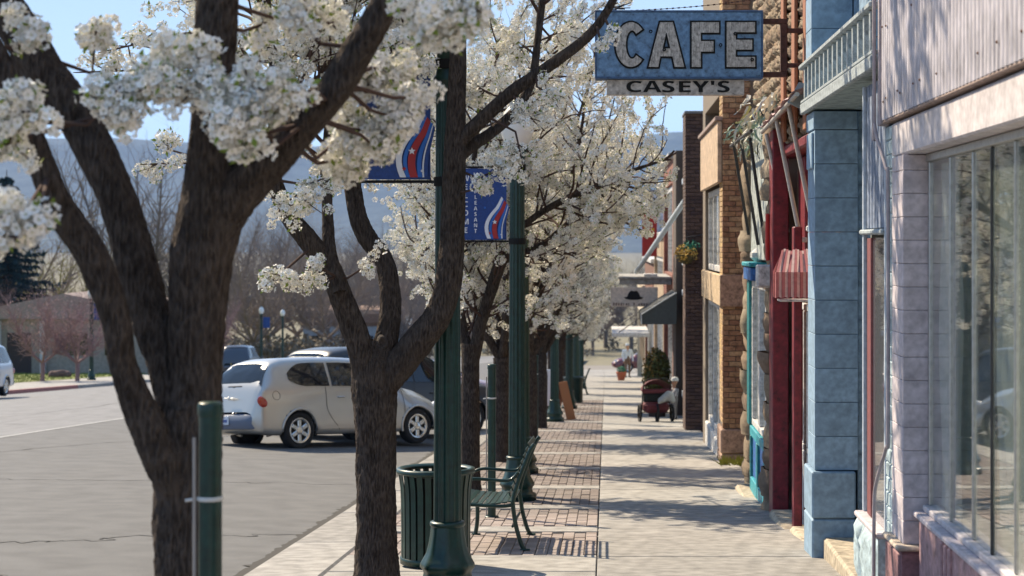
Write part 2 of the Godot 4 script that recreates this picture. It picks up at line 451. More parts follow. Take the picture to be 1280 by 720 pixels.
func trees() -> void:
	for k in 6: clusters.append(flower_cluster(100 + k, 0.10 if k < 3 else 0.35))
	pear_tree("near pear tree with thick forked trunk beside a green post with tie band", V(-1.6, G(7.34), 7.34), LIMBS_NEAR, SPRAYS_NEAR, {"seed": 11, "cy": 5.9, "cr": 2.4, "ch": 2.75, "veto": func(q: Vector3) -> bool: return q.y < 3.25, "furrows": true, "shoots": 12.0, "size": 1.1})
	pear_tree("pear tree with round pruning scars on its trunk in front of the litter bin", V(-1.6, G(13.42), 13.42), LIMBS_FORKED, SPRAYS_FORKED, {"seed": 12, "cy": 5.7, "cr": 2.3, "ch": 2.8, "cx": 0.15, "furrows": true, "shoots": 11.5, "size": 1.05, "knots": [[0.0, 1.40, 0.142, 0.062, 0.0, 0.0], [-0.10, 1.55, 0.105, 0.07, -0.7, 0.0], [0.05, 1.76, 0.078, 0.04, 0.2, 0.0]], "veto": func(q: Vector3) -> bool: return (q.y < 2.95 and q.x < 0.35) or (q.y < 4.12 and q.x > 0.42) or (q.y < 4.7 and q.x > 1.4)})
	pear_tree("pear tree beside the bench with two upright forks", V(-1.6, G(22.7), 22.7), LIMBS_THIRD, [], {"seed": 13, "cy": 4.3, "cr": 2.2, "ch": 2.5, "cx": 0.3, "shoots": 11.5, "bloom": 0.78, "size": 1.0, "kind": 0})
	var rest := [[28.6, -1.55, "pear tree just behind the second lamp post"], [34.4, -1.36, "pear tree beside the far green post"], [40.0, -1.35, "pear tree beside the white panel and sandwich board"], [50.0, -1.4, "pear tree with yellow green young leaves beyond the sandwich board"]]
	var made := []
	for k in rest.size():
		var e: Array = rest[k]
		made.append(pear_tree(e[2], V(e[1], G(e[0]), e[0]), vase_limbs(200 + k, 1.55, 0.12, 6.2, 1.5), [], {"seed": 300 + k, "cy": 4.3, "cr": 2.2, "ch": 2.5, "shoots": 8.5, "bloom": 0.76, "size": 1.0, "reach": 0.9, "kind": 1 if k == 3 else 0}))
	var more := [[58.0, "pear tree between the bin and bench far down the pavement"], [67.0, "pear tree opposite the tan shop"], [77.0, "pear tree opposite the white canopy"], [90.0, "pear tree opposite the cream shop"], [106.0, "last pear tree of the row"]]
	for k in more.size():
		copy(made[k % 3], V(-1.4, G(more[k][0]), more[k][0]), 1.3 + k * 2.1, more[k][1])
func furniture() -> void:
	var d := [13.6, 21.5, 25.9, 43.3, 51.9, 61.8, 75.0]
	var x := [-1.12, -0.99, -1.12, -1.15, -0.98, -0.95, -0.95]
	var names := ["fluted green street lamp in front of the litter bin", "fluted green street lamp just beyond the bench", "green street lamp partly hidden behind the lamp beyond the bench", "green street lamp beside the sandwich board", "green street lamp behind the one with the sandwich board", "green street lamp beside the far bench", "green street lamp furthest down the pavement"]
	for k in d.size(): lamp_post(names[k], V(x[k], G(d[k]), d[k]), 1 if k in [0, 1, 3] else 0)
	banner("blue welcome banner on the lamp in front of the litter bin", V(x[0], G(d[0]), d[0]))
	banner("blue welcome banner on the lamp beyond the bench", V(x[1], G(d[1]), d[1]))
	banner("blue welcome banner on the lamp beside the sandwich board", V(x[3], G(d[3]), d[3]))
	guard_post("green post with white tie band against the thick near pear trunk", V(-1.4, G(6.8), 6.8))
	guard_post("green post with white tie band beside the bench", V(-1.15, G(19.4), 19.4))
	guard_post("green post with white tie band beyond the second lamp", V(-1.27, G(35), 35))
	litter_bin("green slatted litter bin behind the nearest lamp", V(-1.34, G(15.15), 15.15))
	litter_bin("green slatted litter bin far down beside the far bench", V(-0.95, G(57.0), 57.0))
	bench("green metal park bench on the brick panel facing the street", V(-0.69, G(16.3), 16.3))
	bench("green metal park bench far down the pavement", V(-0.62, G(66.0), 66.0))
	board_sign("orange brown wooden sandwich board leaning by the third lamp", V(-1.0, G(44.5), 44.5), 1.2, Color(0.30, 0.12, 0.05))
	var wp := thing("notice_stand", "plain white upright panel between the trees and the third lamp", "sign", V(-1.38, G(45), 45))
	piece(wp, "panel", -1.55, -1.2, G(45) + 0.3, G(45) + 1.15, 45, 45.04, mat("panel_white", Color(0.62, 0.66, 0.72), {"r": 0.6}), 0.01)
	for xx in [-1.5, -1.27]: piece(wp, "leg", xx, xx + 0.03, G(45), G(45) + 0.3, 45.0, 45.03, mat("galvanised", Color(), {}), 0.004)
func vehicles() -> void:
	var silver := mat("silver_paint", Color(0.47, 0.46, 0.43), {"r": 0.34, "m": 0.6, "coat": 1.0})
	car("hatchback_car", "silver rounded retro hatchback parked nose in beside the kerb", V(-4.93, G(34.6) - 0.09, 34.6), -0.785, HATCH, silver, {"bumper": mat("bumper_blue_grey", Color(0.10, 0.13, 0.19), {"r": 0.5}), "plate": -0.12, "badge": true, "roll": 0.035, "group": "cars parked along the near kerb"})
	car("dark_wagon", "dark charcoal sport utility car with silver roof parked beside the silver hatchback", V(-4.3, G(38.0) - 0.09, 38.0), -0.785, WAGON, mat("charcoal_paint", Color(0.022, 0.021, 0.021), {"r": 0.4, "coat": 0.4}), {"wb": 1.4, "track": 0.79, "wr": 0.36, "rear_lo": 1.2, "rear_hi": 1.66, "front_lo": 1.22, "front_hi": 1.7, "side": [[2.0, 1.05], [0.98, 0.1], [0.05, -0.75]], "seams": [0.98, 0.08, -0.95], "tail": 1.0, "screen": mat("green_screen", Color(0.12, 0.42, 0.36), {"r": 0.08}), "group": "cars parked along the near kerb"})
	car("red_saloon", "red saloon car parked beyond the dark charcoal car", V(-4.6, G(44.5) - 0.09, 44.5), -0.785, SALOON, mat("red_car_paint", Color(0.25, 0.012, 0.012), {"r": 0.3, "coat": 1.0}), {"wb": 1.35, "track": 0.77, "rear_lo": 1.14, "rear_hi": 1.4, "front_lo": 1.06, "front_hi": 1.38, "side": [[1.15, 0.62], [0.55, -0.05], [-0.1, -0.75]], "group": "cars parked along the near kerb"})
	car("mauve_saloon", "pale mauve saloon car parked fourth along the near kerb", V(-4.7, G(49.0) - 0.09, 49.0), -0.785, SALOON, mat("mauve_paint", Color(0.42, 0.32, 0.40), {"r": 0.3, "coat": 1.0}), {"wb": 1.35, "track": 0.77, "rear_lo": 1.14, "rear_hi": 1.4, "front_lo": 1.06, "front_hi": 1.38, "side": [[1.15, 0.62], [0.55, -0.05], [-0.1, -0.75]], "group": "cars parked along the near kerb"})
	car("white_van", "white people carrier driving up the far lane", V(-21.0, G(63) - 0.0, 63), PI, WAGON, mat("white_paint", Color(0.66, 0.67, 0.68), {"r": 0.3, "coat": 1.0}), {"wb": 1.4, "track": 0.79, "wr": 0.33, "rear_lo": 1.2, "rear_hi": 1.66, "front_lo": 1.22, "front_hi": 1.7, "side": [[2.0, 1.05], [0.98, 0.1], [0.05, -0.75]], "cat": "van"})
	car("dark_truck", "dark pickup bodied wagon parked across the road by the bare trees", V(-21.2, G(112) - 0.1, 112), 0.0, WAGON, mat("navy_paint", Color(0.03, 0.035, 0.05), {"r": 0.3, "coat": 1.0}), {"wb": 1.4, "track": 0.79, "wr": 0.36, "rear_lo": 1.2, "rear_hi": 1.66, "front_lo": 1.22, "front_hi": 1.7, "side": [[2.0, 1.05], [0.98, 0.1], [0.05, -0.75]]})
	car("maroon_saloon", "dark maroon saloon crossing at the end of the pavement", V(2.7, G(118), 118), PI / 2, SALOON, mat("maroon_paint", Color(0.12, 0.012, 0.014), {"r": 0.3, "coat": 1.0}), {"wb": 1.35, "track": 0.77, "rear_lo": 1.14, "rear_hi": 1.4, "front_lo": 1.06, "front_hi": 1.38, "side": [[1.15, 0.62], [0.55, -0.05], [-0.1, -0.75]]})
	for e in [[-6.5, 150.0, 0.0, 0], [-8.6, 172.0, 0.0, 1], [-5.2, 190.0, 0.0, 0]]:
		car("distant_car", ["pale saloon car small in the distance on the falling street", "white saloon car small in the distance on the falling street"][e[3]], V(e[0], G(e[1]) + 0.02, e[1]), e[2], SALOON, [silver, mat("white_paint", Color(), {})][e[3]], {"wb": 1.35, "track": 0.77, "rear_lo": 1.14, "rear_hi": 1.4, "front_lo": 1.06, "front_hi": 1.38, "side": [[1.15, 0.62], [0.55, -0.05], [-0.1, -0.75]], "group": "cars far down the street"})
# ---------------------------------------------------------------- trees
func rv() -> Vector3: return Vector3(rng.randfn(), rng.randfn(), rng.randfn())
func smooth_path(src: Array, sub := 4) -> Array:
	var pts := []
	var rad := []
	for i in src.size() - 1:
		var q := []
		for k in [-1, 0, 1, 2]:
			var e: Array = src[clampi(i + k, 0, src.size() - 1)]
			q.append(Vector4(e[0], e[1], e[2], e[3]))
		for s in sub:
			var t := float(s) / sub
			var w: Vector4 = 0.5 * (2.0 * q[1] + (q[2] - q[0]) * t + (2.0 * q[0] - 5.0 * q[1] + 4.0 * q[2] - q[3]) * t * t + (3.0 * q[1] - q[0] - 3.0 * q[2] + q[3]) * t * t * t)
			pts.append(Vector3(w.x, w.y, w.z))
			rad.append(w.w)
	var e: Array = src[src.size() - 1]
	pts.append(Vector3(e[0], e[1], e[2]))
	rad.append(e[3])
	return [pts, rad]
func branch(mb: MB, at: Vector3, dir: Vector3, length: float, r0: float, level: int, bl: Array, allowed: Callable, o: Dictionary) -> void:
	var step: float = o.get("step", 0.085)
	var steps := int(maxf(3, length / step))
	var pts := [at]
	var rad := [r0]
	var kids := []
	for i in steps:
		dir = (dir + rv() * o.get("jit", 0.13) + Vector3.UP * o.get("lift", 0.05)).normalized()
		var q: Vector3 = pts[-1] + dir * step
		if not allowed.call(q): break
		pts.append(q)
		rad.append(r0 * lerpf(1.0, 0.35, float(i + 1) / steps))
		if level < o.get("levels", 3) and i >= 1 and rng.randf() < o.get("fork", 0.34): kids.append([q, dir, 1.0 - 0.6 * i / steps, rad[-1]])
		if level >= o.get("bloom_from", 2) or i > steps * 0.5:
			if rng.randf() < o.get("bloom", 0.8): bl.append(q + rv() * 0.03)
	if pts.size() < 2: return
	mb.tube(pts, rad, [8, 6, 4, 3][level], false)
	for k in kids:
		var side: Vector3 = (rv().cross(k[1])).normalized()
		branch(mb, k[0], (k[1] * 0.75 + side * 0.75).normalized(), length * rng.randf_range(0.4, 0.6) * k[2], k[3] * 0.62, level + 1, bl, allowed, o)
func flower_cluster(sd: int, green: float) -> ArrayMesh:
	var r := RandomNumberGenerator.new()
	r.seed = sd
	var mb := MB.new()
	var count := 15
	for i in count:
		var y := 1.0 - 1.75 * (i + 0.5) / count
		var a := i * 2.39996 + r.randf() * 0.5
		var out := Vector3(sqrt(maxf(0, 1 - y * y)) * cos(a), y, sqrt(maxf(0, 1 - y * y)) * sin(a)).normalized()
		var o := out * r.randf_range(0.026, 0.041)
		out = (out + Vector3(r.randfn(), r.randfn(), r.randfn()) * 0.22).normalized()
		var e1 := out.cross(Vector3.UP if absf(out.y) < 0.9 else Vector3.RIGHT).normalized()
		var e2 := out.cross(e1)
		var sp := r.randf() * TAU
		var L := r.randf_range(0.0135, 0.0175)
		var w := r.randf_range(0.94, 1.0)
		for k in 5:
			mb.col = Color(0.91 * w, 0.89 * w, 0.83 * w)
			var an := sp + TAU * k / 5 + r.randfn() * 0.08
			var d := e1 * cos(an) + e2 * sin(an)
			var s := out.cross(d)
			var cup := r.randf_range(0.15, 0.55)
			var p0 := o + d * 0.002
			var pl := o + d * L * 0.62 + s * L * 0.46 + out * L * cup * 0.45
			var pr := o + d * L * 0.62 - s * L * 0.46 + out * L * cup * 0.45
			var pt := o + d * L * 1.05 + out * L * cup
			mb.tri(p0, pr, pl)
			mb.tri(pl, pr, pt)
		mb.col = Color(0.42, 0.44, 0.12)
		mb.tri(o + out * 0.004 + e1 * 0.003, o + out * 0.004 - e1 * 0.002 + e2 * 0.003, o + out * 0.004 - e1 * 0.002 - e2 * 0.003)
		mb.col = Color(0.20, 0.08, 0.07)
		for k in 4:
			var an := r.randf() * TAU
			var q := o + (e1 * cos(an) + e2 * sin(an)) * 0.006 + out * 0.008
			mb.tri(q + e1 * 0.0015, q + e2 * 0.0015, q - e1 * 0.0015 - e2 * 0.001)
		if i % 4 == 0:                            # a stalk
			mb.col = Color(0.16, 0.20, 0.06)
			mb.tri(Vector3.ZERO, o + e1 * 0.0015, o - e1 * 0.0015)
		if r.randf() < green:                     # a young leaf
			mb.col = Color(0.20, 0.27, 0.05)
			var q := o * 0.9
			var d2 := (e1 * cos(sp) + e2 * sin(sp) + out * 0.8).normalized()
			var s2 := d2.cross(out).normalized()
			mb.tri(q, q + d2 * 0.016 + s2 * 0.008, q + d2 * 0.016 - s2 * 0.008)
			mb.tri(q + d2 * 0.016 + s2 * 0.008, q + d2 * 0.034, q + d2 * 0.016 - s2 * 0.008)
	return mb.mesh()
var clusters := []
func blossoms(parent: Node3D, bl: Array, size := 1.0, kind := 0) -> void:
	var pm := mat("petals", Color(1, 1, 1), {"r": 0.75, "v": true, "back": Color(0.36, 0.355, 0.33), "spec": 0.2})
	var order := [[], [], []]
	for q in bl: order[rng.randi() % 3].append(q)
	for k in 3:
		if order[k].is_empty(): continue
		var mm := MultiMesh.new()
		mm.transform_format = MultiMesh.TRANSFORM_3D
		mm.mesh = clusters[k + kind * 3]
		mm.instance_count = order[k].size()
		for i in order[k].size():
			var b := Basis.from_euler(Vector3(rng.randfn() * 0.7, rng.randf() * TAU, rng.randfn() * 0.7)).scaled(Vector3.ONE * rng.randf_range(0.75, 1.3) * size)
			mm.set_instance_transform(i, Transform3D(b, order[k][i]))
		var o := MultiMeshInstance3D.new()
		o.name = "blossom"
		o.multimesh = mm
		o.material_override = pm
		o.set_meta("kind", "stuff")
		parent.add_child(o, true)
func bark() -> StandardMaterial3D:
	return mat("bark", Color(0.070, 0.057, 0.049), {"t": "bark", "s": Vector3(2.2, 0.45, 2.2), "b": 5.0, "bt": "bark", "d": "blotch", "ds": 0.9, "r": 0.95, "w": true, "spec": 0.15})
# limbs in metres from the foot; o: crown centre height, radius, half height, first height of shoots
func pear_tree(label: String, at: Vector3, limbs: Array, sprays: Array, o: Dictionary) -> Node3D:
	rng.seed = o.seed
	var t := thing("blossoming_pear_tree", label, "tree", at, 0.0, "pear trees along the pavement")
	var tm := MB.new()
	var bm := MB.new()
	var bl := []
	var cy: float = o.get("cy", 4.6)
	var cr: float = o.get("cr", 1.9)
	var ch: float = o.get("ch", 2.5)
	var veto: Callable = o.get("veto", func(_q): return false)
	var allowed := func(q: Vector3) -> bool:
		var w := Vector2(q.x - o.get("cx", 0.0), q.z).length() / cr
		return w * w + pow((q.y - cy) / ch, 2) < 1.0 and not veto.call(q)
	var nodes := []
	var furrow := FastNoiseLite.new()
	furrow.seed = 4
	furrow.frequency = 1.0
	furrow.fractal_octaves = 3
	for li in limbs.size():
		var fine: bool = o.get("furrows", false)
		var sp := smooth_path(limbs[li], 5)
		var pts: Array = sp[0]
		var rad: Array = sp[1]
		for i in pts.size():
			if i > 0 and i < pts.size() - 1: pts[i] += rv() * minf(rad[i] * 0.05, 0.0025)
		if fine:
			var fp := smooth_path(limbs[li], 22 if li == 0 else 14)
			tm.bark_tube(fp[0], fp[1], 44 if rad[0] > 0.05 else 20, furrow, li + o.seed)
		else:
			tm.tube(pts, rad, 20 if rad[0] > 0.05 else 9, false, 0.06, li)
		if li == 0: continue
		for i in range(2, pts.size()):
			nodes.append(pts[i])
			var dir: Vector3 = (pts[i] - pts[i - 1]).normalized()
			var gap: float = (pts[i] - pts[i - 1]).length()
			if not allowed.call(pts[i]): continue
			var k := int(gap * o.get("shoots", 7.0) + rng.randf())
			for s in k:
				var side: Vector3 = rv().cross(dir).normalized()
				var along: Vector3 = pts[i].lerp(pts[i - 1], rng.randf())
				branch(bm, along, (dir * 0.6 + side).normalized(), rng.randf_range(0.7, 1.5) * o.get("reach", 1.0), minf(rad[i] * 0.5, 0.016), 1, bl, allowed, o)
		if allowed.call(pts[-1]):
			for s in 3:
				branch(bm, pts[-1], ((pts[-1] - pts[-2]).normalized() + rv() * 0.3).normalized(), 1.3, rad[-1] * 0.8, 1, bl, allowed, o)
	for s in sprays:
		var c := Vector3(s[0], s[1], s[2])
		var best: Vector3 = nodes[0]
		for q in nodes:
			if (q - c).length() + (0.25 if q.y > c.y + 0.3 else 0.0) < (best - c).length(): best = q
		var mid := best.lerp(c, 0.55) + rv() * 0.04 + Vector3(0, -0.02, 0)
		bm.tube([best, mid, c, c + (c - mid).normalized() * s[3] * 0.7], [0.011, 0.008, 0.006, 0.003], 5, false)
		var arms := 1 + int(s[4] / 4) if s[4] < 16 else 5 + int(s[4] / 9)
		for k in arms:                              # spurs that spread from the twig, flowers along each
			var dr := (rv() + (c - mid).normalized() * 0.5).normalized()
			var L: float = s[3] * rng.randf_range(0.7, 1.35)
			var foot := c.lerp(mid, rng.randf() * 0.4)
			var tip := foot + dr * L
			bm.tube([foot, foot.lerp(tip, 0.5) + rv() * 0.008, tip], [0.005, 0.0035, 0.002], 4, false)
			var num := maxi(2, int(s[4] * 0.75 / arms + rng.randf()))
			for z in num:
				bl.append(foot.lerp(tip, 0.25 + 0.8 * (z + 0.5) / num) + rv() * 0.014)
	lpart(t, "trunk", tm, bark())
	for e in o.get("knots", []):                  # healed pruning scars: a rolled rim round a sunken oval
		var km := MB.new()
		var rows := []
		for q in [[1.4, -0.03], [1.2, -0.006], [0.98, 0.007], [0.8, 0.006], [0.62, -0.004], [0.4, -0.012], [0.01, -0.010]]:
			var line := PackedVector3Array()
			for k in 17:
				var a := TAU * (k % 16) / 16.0
				var j := 1.0 + 0.10 * sin(a * 3 + e[0] * 40)
				line.append(Vector3(e[3] * 0.78 * q[0] * cos(a) * j, e[3] * q[0] * sin(a) * j, q[1]))
			rows.append(line)
		km.grid(rows, true, true)
		var ko := lpart(t, "pruning_scar", km, mat("scar_bark", Color(0.088, 0.070, 0.06), {"t": "bark", "s": 5.0, "b": 3.0, "r": 0.95}))
		ko.position = Vector3(e[0], e[1], e[2])
		ko.rotation = Vector3(e[5], e[4], 0)
	lpart(t, "branches", bm, mat("twig", Color(0.075, 0.05, 0.042), {"t": "grain", "s": 4.0, "r": 0.9, "spec": 0.2}))
	blossoms(t, bl, o.get("size", 1.0), o.get("kind", 0))
	print(label, " clusters ", bl.size(), " tris ", (tm.v.size() + bm.v.size()) / 3)
	return t
func vase_limbs(sd: int, fork_h: float, r0: float, tall: float, spread: float) -> Array:
	rng.seed = sd
	var out := [[[0, -0.05, 0, r0 * 1.35], [0.0, 0.12, 0, r0 * 1.1], [0.02, fork_h * 0.6, 0.01, r0], [0, fork_h, 0, r0 * 1.05]]]
	var k := 6
	for i in k:
		var a := TAU * i / k + rng.randf() * 0.6
		var d := Vector3(cos(a), 0, sin(a))
		var limb := []
		var h := fork_h - 0.06
		for s in 8:
			var t := s / 7.0
			var q: Vector3 = d * (spread * pow(t, 0.75)) + Vector3(rng.randfn(), 0, rng.randfn()) * 0.07 * t
			limb.append([q.x, h + (tall - fork_h) * t * (0.8 + 0.2 * t), q.z, lerpf(r0 * 0.55, r0 * 0.1, t)])
		out.append(limb)
	return out
func bare_tree(called: String, label: String, at: Vector3, tall: float, sd: int, m: Material, group: String, spread := 0.45) -> Node3D:
	var t := thing(called, label, "tree", at, 0.0, group)
	rng.seed = sd
	var tm := MB.new()
	var bm := MB.new()
	var none := []
	var fork := tall * 0.2
	var limbs := vase_limbs(sd, fork, tall * 0.022, tall * 0.86, tall * spread * 0.75)
	var allowed := func(q: Vector3) -> bool: return q.y > fork * 0.9
	for li in limbs.size():
		var sp := smooth_path(limbs[li], 3)
		tm.tube(sp[0], sp[1], 8, false, 0.05, li)
		if li == 0: continue
		for i in range(3, sp[0].size()):
			for s in 3:
				var dir: Vector3 = (sp[0][i] - sp[0][i - 1]).normalized()
				branch(bm, sp[0][i], (dir * 0.7 + rv().cross(dir).normalized() * 0.8).normalized(), tall * rng.randf_range(0.12, 0.26), sp[1][i] * 0.45, 1, none, allowed, {"step": tall * 0.022, "jit": 0.18, "lift": 0.08, "fork": 0.42, "bloom": 0.0})
	lpart(t, "trunk", tm, m)
	lpart(t, "crown", bm, m)
	return t
func leaf_mass(mb: MB, at: Vector3, r: Vector3, count: int, leaf: float) -> void:
	for i in count:
		var q := rv().normalized() * pow(rng.randf(), 0.4)
		var o := at + q * r
		var nrm := (q + rv() * 0.6).normalized()
		var e1 := nrm.cross(rv()).normalized() * leaf * rng.randf_range(0.6, 1.3)
		var e2 := nrm.cross(e1.normalized()) * leaf * 0.6
		mb.tri(o + e1, o + e2, o - e1 * 0.6)
		mb.tri(o + e1, o - e1 * 0.6, o - e2)
func spruce(label: String, at: Vector3, tall: float, wide: float, m: Material, sd: int) -> Node3D:
	rng.seed = sd
	var t := thing("spruce_tree", label, "tree", at)
	var tm := MB.new()
	tm.tube([Vector3(0, 0, 0), Vector3(0, tall * 0.5, 0), Vector3(0, tall, 0)], [tall * 0.02, tall * 0.013, 0.02], 8)
	lpart(t, "trunk", tm, bark())
	var cm := MB.new()
	var tiers := 26
	for k in tiers:
		var f := float(k) / tiers
		var h := tall * (0.08 + 0.9 * f)
		var r := wide * pow(1.0 - f, 0.8) * rng.randf_range(0.8, 1.1)
		var arms := int(lerpf(15, 5, f))
		for a in arms:
			var an := TAU * (a + rng.randf()) / arms
			var d := Vector3(cos(an), 0, sin(an))
			var L := r * rng.randf_range(0.75, 1.1)
			for s in 16:
				var q := d * L * (s + 1) / 16.0 + Vector3(0, h - 0.22 * L * (s / 16.0) + 0.12 * L * pow(s / 16.0, 3), 0)
				for z in 3:
					var e := (d * 0.5 + rv() * 0.55).normalized() * wide * 0.075
					var w := e.cross(rv()).normalized() * wide * 0.022
					cm.tri(q - w, q + w, q + e + Vector3(0, -0.05, 0))
	lpart(t, "crown", cm, m)
	return t
# ---------------------------------------------------------------- street furniture
func green() -> StandardMaterial3D:
	return mat("green_enamel", Color(0.003, 0.031, 0.024), {"t": "soft", "s": 2.0, "d": "stain", "ds": 1.2, "b": 0.15, "bt": "grain", "r": 0.38, "spec": 0.45, "coat": 0.15})
func lamp_post(label: String, at: Vector3, arms: int) -> Node3D:
	var t := thing("street_lamp", label, "lamp", at, 0.0, "green street lamps")
	var b := MB.new()
	b.lathe([[0.001, 0.0], [0.215, 0.0], [0.215, 0.075], [0.205, 0.085], [0.178, 0.095], [0.170, 0.13], [0.176, 0.15], [0.196, 0.175], [0.192, 0.2], [0.178, 0.225], [0.152, 0.27], [0.136, 0.33], [0.124, 0.40], [0.117, 0.462]], 48, Vector3.ZERO, 0.05, 8)
	lpart(t, "base", b, green())
	var c := MB.new()
	c.lathe([[0.117, 0.460], [0.124, 0.468], [0.126, 0.482], [0.121, 0.494], [0.100, 0.50]], 32)
	lpart(t, "collar", c, green())
	var s := MB.new()
	s.lathe([[0.099, 0.495], [0.099, 0.52], [0.082, 3.55], [0.080, 3.60]], 72, Vector3.ZERO, 0.13, 12)
	lpart(t, "shaft", s, green())
	var h := MB.new()
	h.lathe([[0.080, 3.58], [0.10, 3.60], [0.10, 3.63], [0.085, 3.65], [0.07, 3.72], [0.075, 3.80], [0.11, 3.88], [0.145, 3.92], [0.145, 3.95], [0.12, 3.96]], 24)
	lpart(t, "capital", h, green())
	var g := MB.new()
	g.lathe([[0.115, 3.955], [0.15, 4.02], [0.185, 4.12], [0.185, 4.22], [0.15, 4.34], [0.09, 4.42], [0.05, 4.46]], 24)
	lpart(t, "globe", g, mat("opal_glass", Color(0.78, 0.77, 0.72), {"r": 0.3}))
	var f := MB.new()
	f.lathe([[0.06, 4.45], [0.055, 4.475], [0.02, 4.51], [0.018, 4.56], [0.001, 4.60]], 16)
	lpart(t, "finial", f, green())
	for sd in ([-1] if arms == 1 else []):
		for y in [2.90, 3.73]:
			var a := MB.new()
			a.rod(Vector3(sd * 0.07, y, 0), Vector3(sd * 0.65, y, 0), 0.011)
			lpart(t, "banner_arm", a, mat("galvanised", Color(0.35, 0.36, 0.36), {"r": 0.45, "m": 0.6}))
			var k := MB.new()
			k.lathe([[0.088, y - 0.035], [0.098, y - 0.03], [0.098, y + 0.03], [0.088, y + 0.035]], 24)
			lpart(t, "clamp", k, mat("galvanised", Color(), {}))
	return t
func banner(label: String, at: Vector3) -> Node3D:        # at the lamp's foot; the cloth hangs left of the shaft
	var t := thing("street_banner", label, "banner", at, 0.0, "blue welcome banners on the lamps")
	var x0 := -0.63
	var y0 := 2.915
	var blue := mat("banner_blue", Color(0.012, 0.052, 0.22), {"r": 0.6, "t": "soft", "s": 3.0})
	var rows := []
	for i in 13:
		var line := PackedVector3Array()
		for j in 9:
			var x := x0 + 0.51 * j / 8.0
			var y := y0 + 0.80 * i / 12.0
			line.append(Vector3(x, y, 0.012 * sin(j * 0.9) * sin(PI * i / 12.0)))
		rows.append(line)
	var back := []
	for r in rows:
		var line := PackedVector3Array()
		for q in r: line.append(q + Vector3(0, 0, -0.003))
		back.append(line)
	var cl := MB.new()
	cl.grid(rows)
	cl.grid(back, false, true)
	lpart(t, "cloth", cl, blue)
	var white := mat("banner_white", Color(0.72, 0.74, 0.78), {"r": 0.6})
	var red := mat("banner_red", Color(0.36, 0.02, 0.022), {"r": 0.6})
	var mid := mat("banner_mid_blue", Color(0.02, 0.13, 0.47), {"r": 0.6})
	# the emblem: bowed white, red and blue stripes, lower right
	var bow := func(a: float, b: float, lean: float) -> PackedVector2Array:
		var pl := PackedVector2Array()
		for k in 13:
			var y := k / 12.0
			pl.append(Vector2(0.295 + a * 0.20 + (0.16 - a * 0.11) * pow(y, 1.6) - 0.055 * sin(PI * minf(1, y * 1.3)) * lean, 0.015 + 0.47 * y * (1 - 0.25 * a)))
		for k in 13:
			var y := 1 - k / 12.0
			pl.append(Vector2(0.295 + b * 0.20 + (0.16 - b * 0.11) * pow(y, 1.6) - 0.055 * sin(PI * minf(1, y * 1.3)) * lean, 0.015 + 0.47 * y * (1 - 0.25 * b)))
		return pl
	var spec := [[0.0, 0.22, white], [0.22, 0.36, mid], [0.36, 0.64, red], [0.64, 0.80, mid], [0.80, 0.86, white], [0.86, 1.0, blue]]
	for e in spec:
		var s := MB.new()
		s.slab(bow.call(e[0], e[1], 1.0 - e[0]), 0.002, Transform3D(Basis(), Vector3(x0, y0, 0.014)))
		lpart(t, "stripe", s, e[2])
	for e in [[0.38, 0.20, 0.028, white], [0.325, 0.075, 0.018, red], [0.45, 0.06, 0.012, white], [0.35, 0.30, 0.010, white], [0.27, 0.36, 0.018, mid]]:
		var pl := PackedVector2Array()
		for k in 10:
			var r: float = e[2] * (1.0 if k % 2 == 0 else 0.42)
			pl.append(Vector2(r * sin(TAU * k / 10), r * cos(TAU * k / 10)))
		var s := MB.new()
		s.slab(pl, 0.002, Transform3D(Basis(), Vector3(x0 + e[0], y0 + e[1], 0.018)))
		lpart(t, "star", s, e[3])
	var word := "WELCOME"
	for k in word.length():
		lettering(t, "letter", word[k], 0.062, 0.002, white, Transform3D(Basis(), Vector3(x0 + 0.055, y0 + 0.69 - k * 0.097, 0.0155)), 0.5)
	word = "MT PLEASANT"
	for k in word.length():
		if word[k] != " ": lettering(t, "letter", word[k], 0.042, 0.002, white, Transform3D(Basis(), Vector3(x0 + 0.165, y0 + 0.73 - k * 0.063, 0.0155)), 0.3)
	return t
func guard_post(label: String, at: Vector3) -> Node3D:
	var t := thing("green_post", label, "post", at, 0.0, "green posts beside the trees")
	var a := MB.new()
	a.lathe([[0.001, 0.0], [0.07, 0.0], [0.07, 0.012], [0.041, 0.014], [0.041, 1.50]], 24)
	lpart(t, "tube", a, green())
	var c := MB.new()
	c.lathe([[0.041, 1.495], [0.045, 1.50], [0.045, 1.535], [0.038, 1.545], [0.001, 1.548]], 24)
	lpart(t, "cap", c, green())
	var s := MB.new()
	s.lathe([[0.0415, 1.195], [0.0455, 1.197], [0.0455, 1.209], [0.0415, 1.211]], 20)
	s.rod(Vector3(-0.04, 1.203, 0.01), Vector3(-0.085, 1.198, 0.02), 0.006)
	lpart(t, "tie_band", s, mat("tie_band", Color(0.55, 0.56, 0.54), {"r": 0.5}))
	var e := MB.new()
	e.rod(Vector3(-0.052, 0.02, 0.02), Vector3(-0.052, 1.42, 0.02), 0.007, 6)
	lpart(t, "cable", e, mat("cable_grey", Color(0.33, 0.30, 0.27), {"r": 0.7}))
	return t
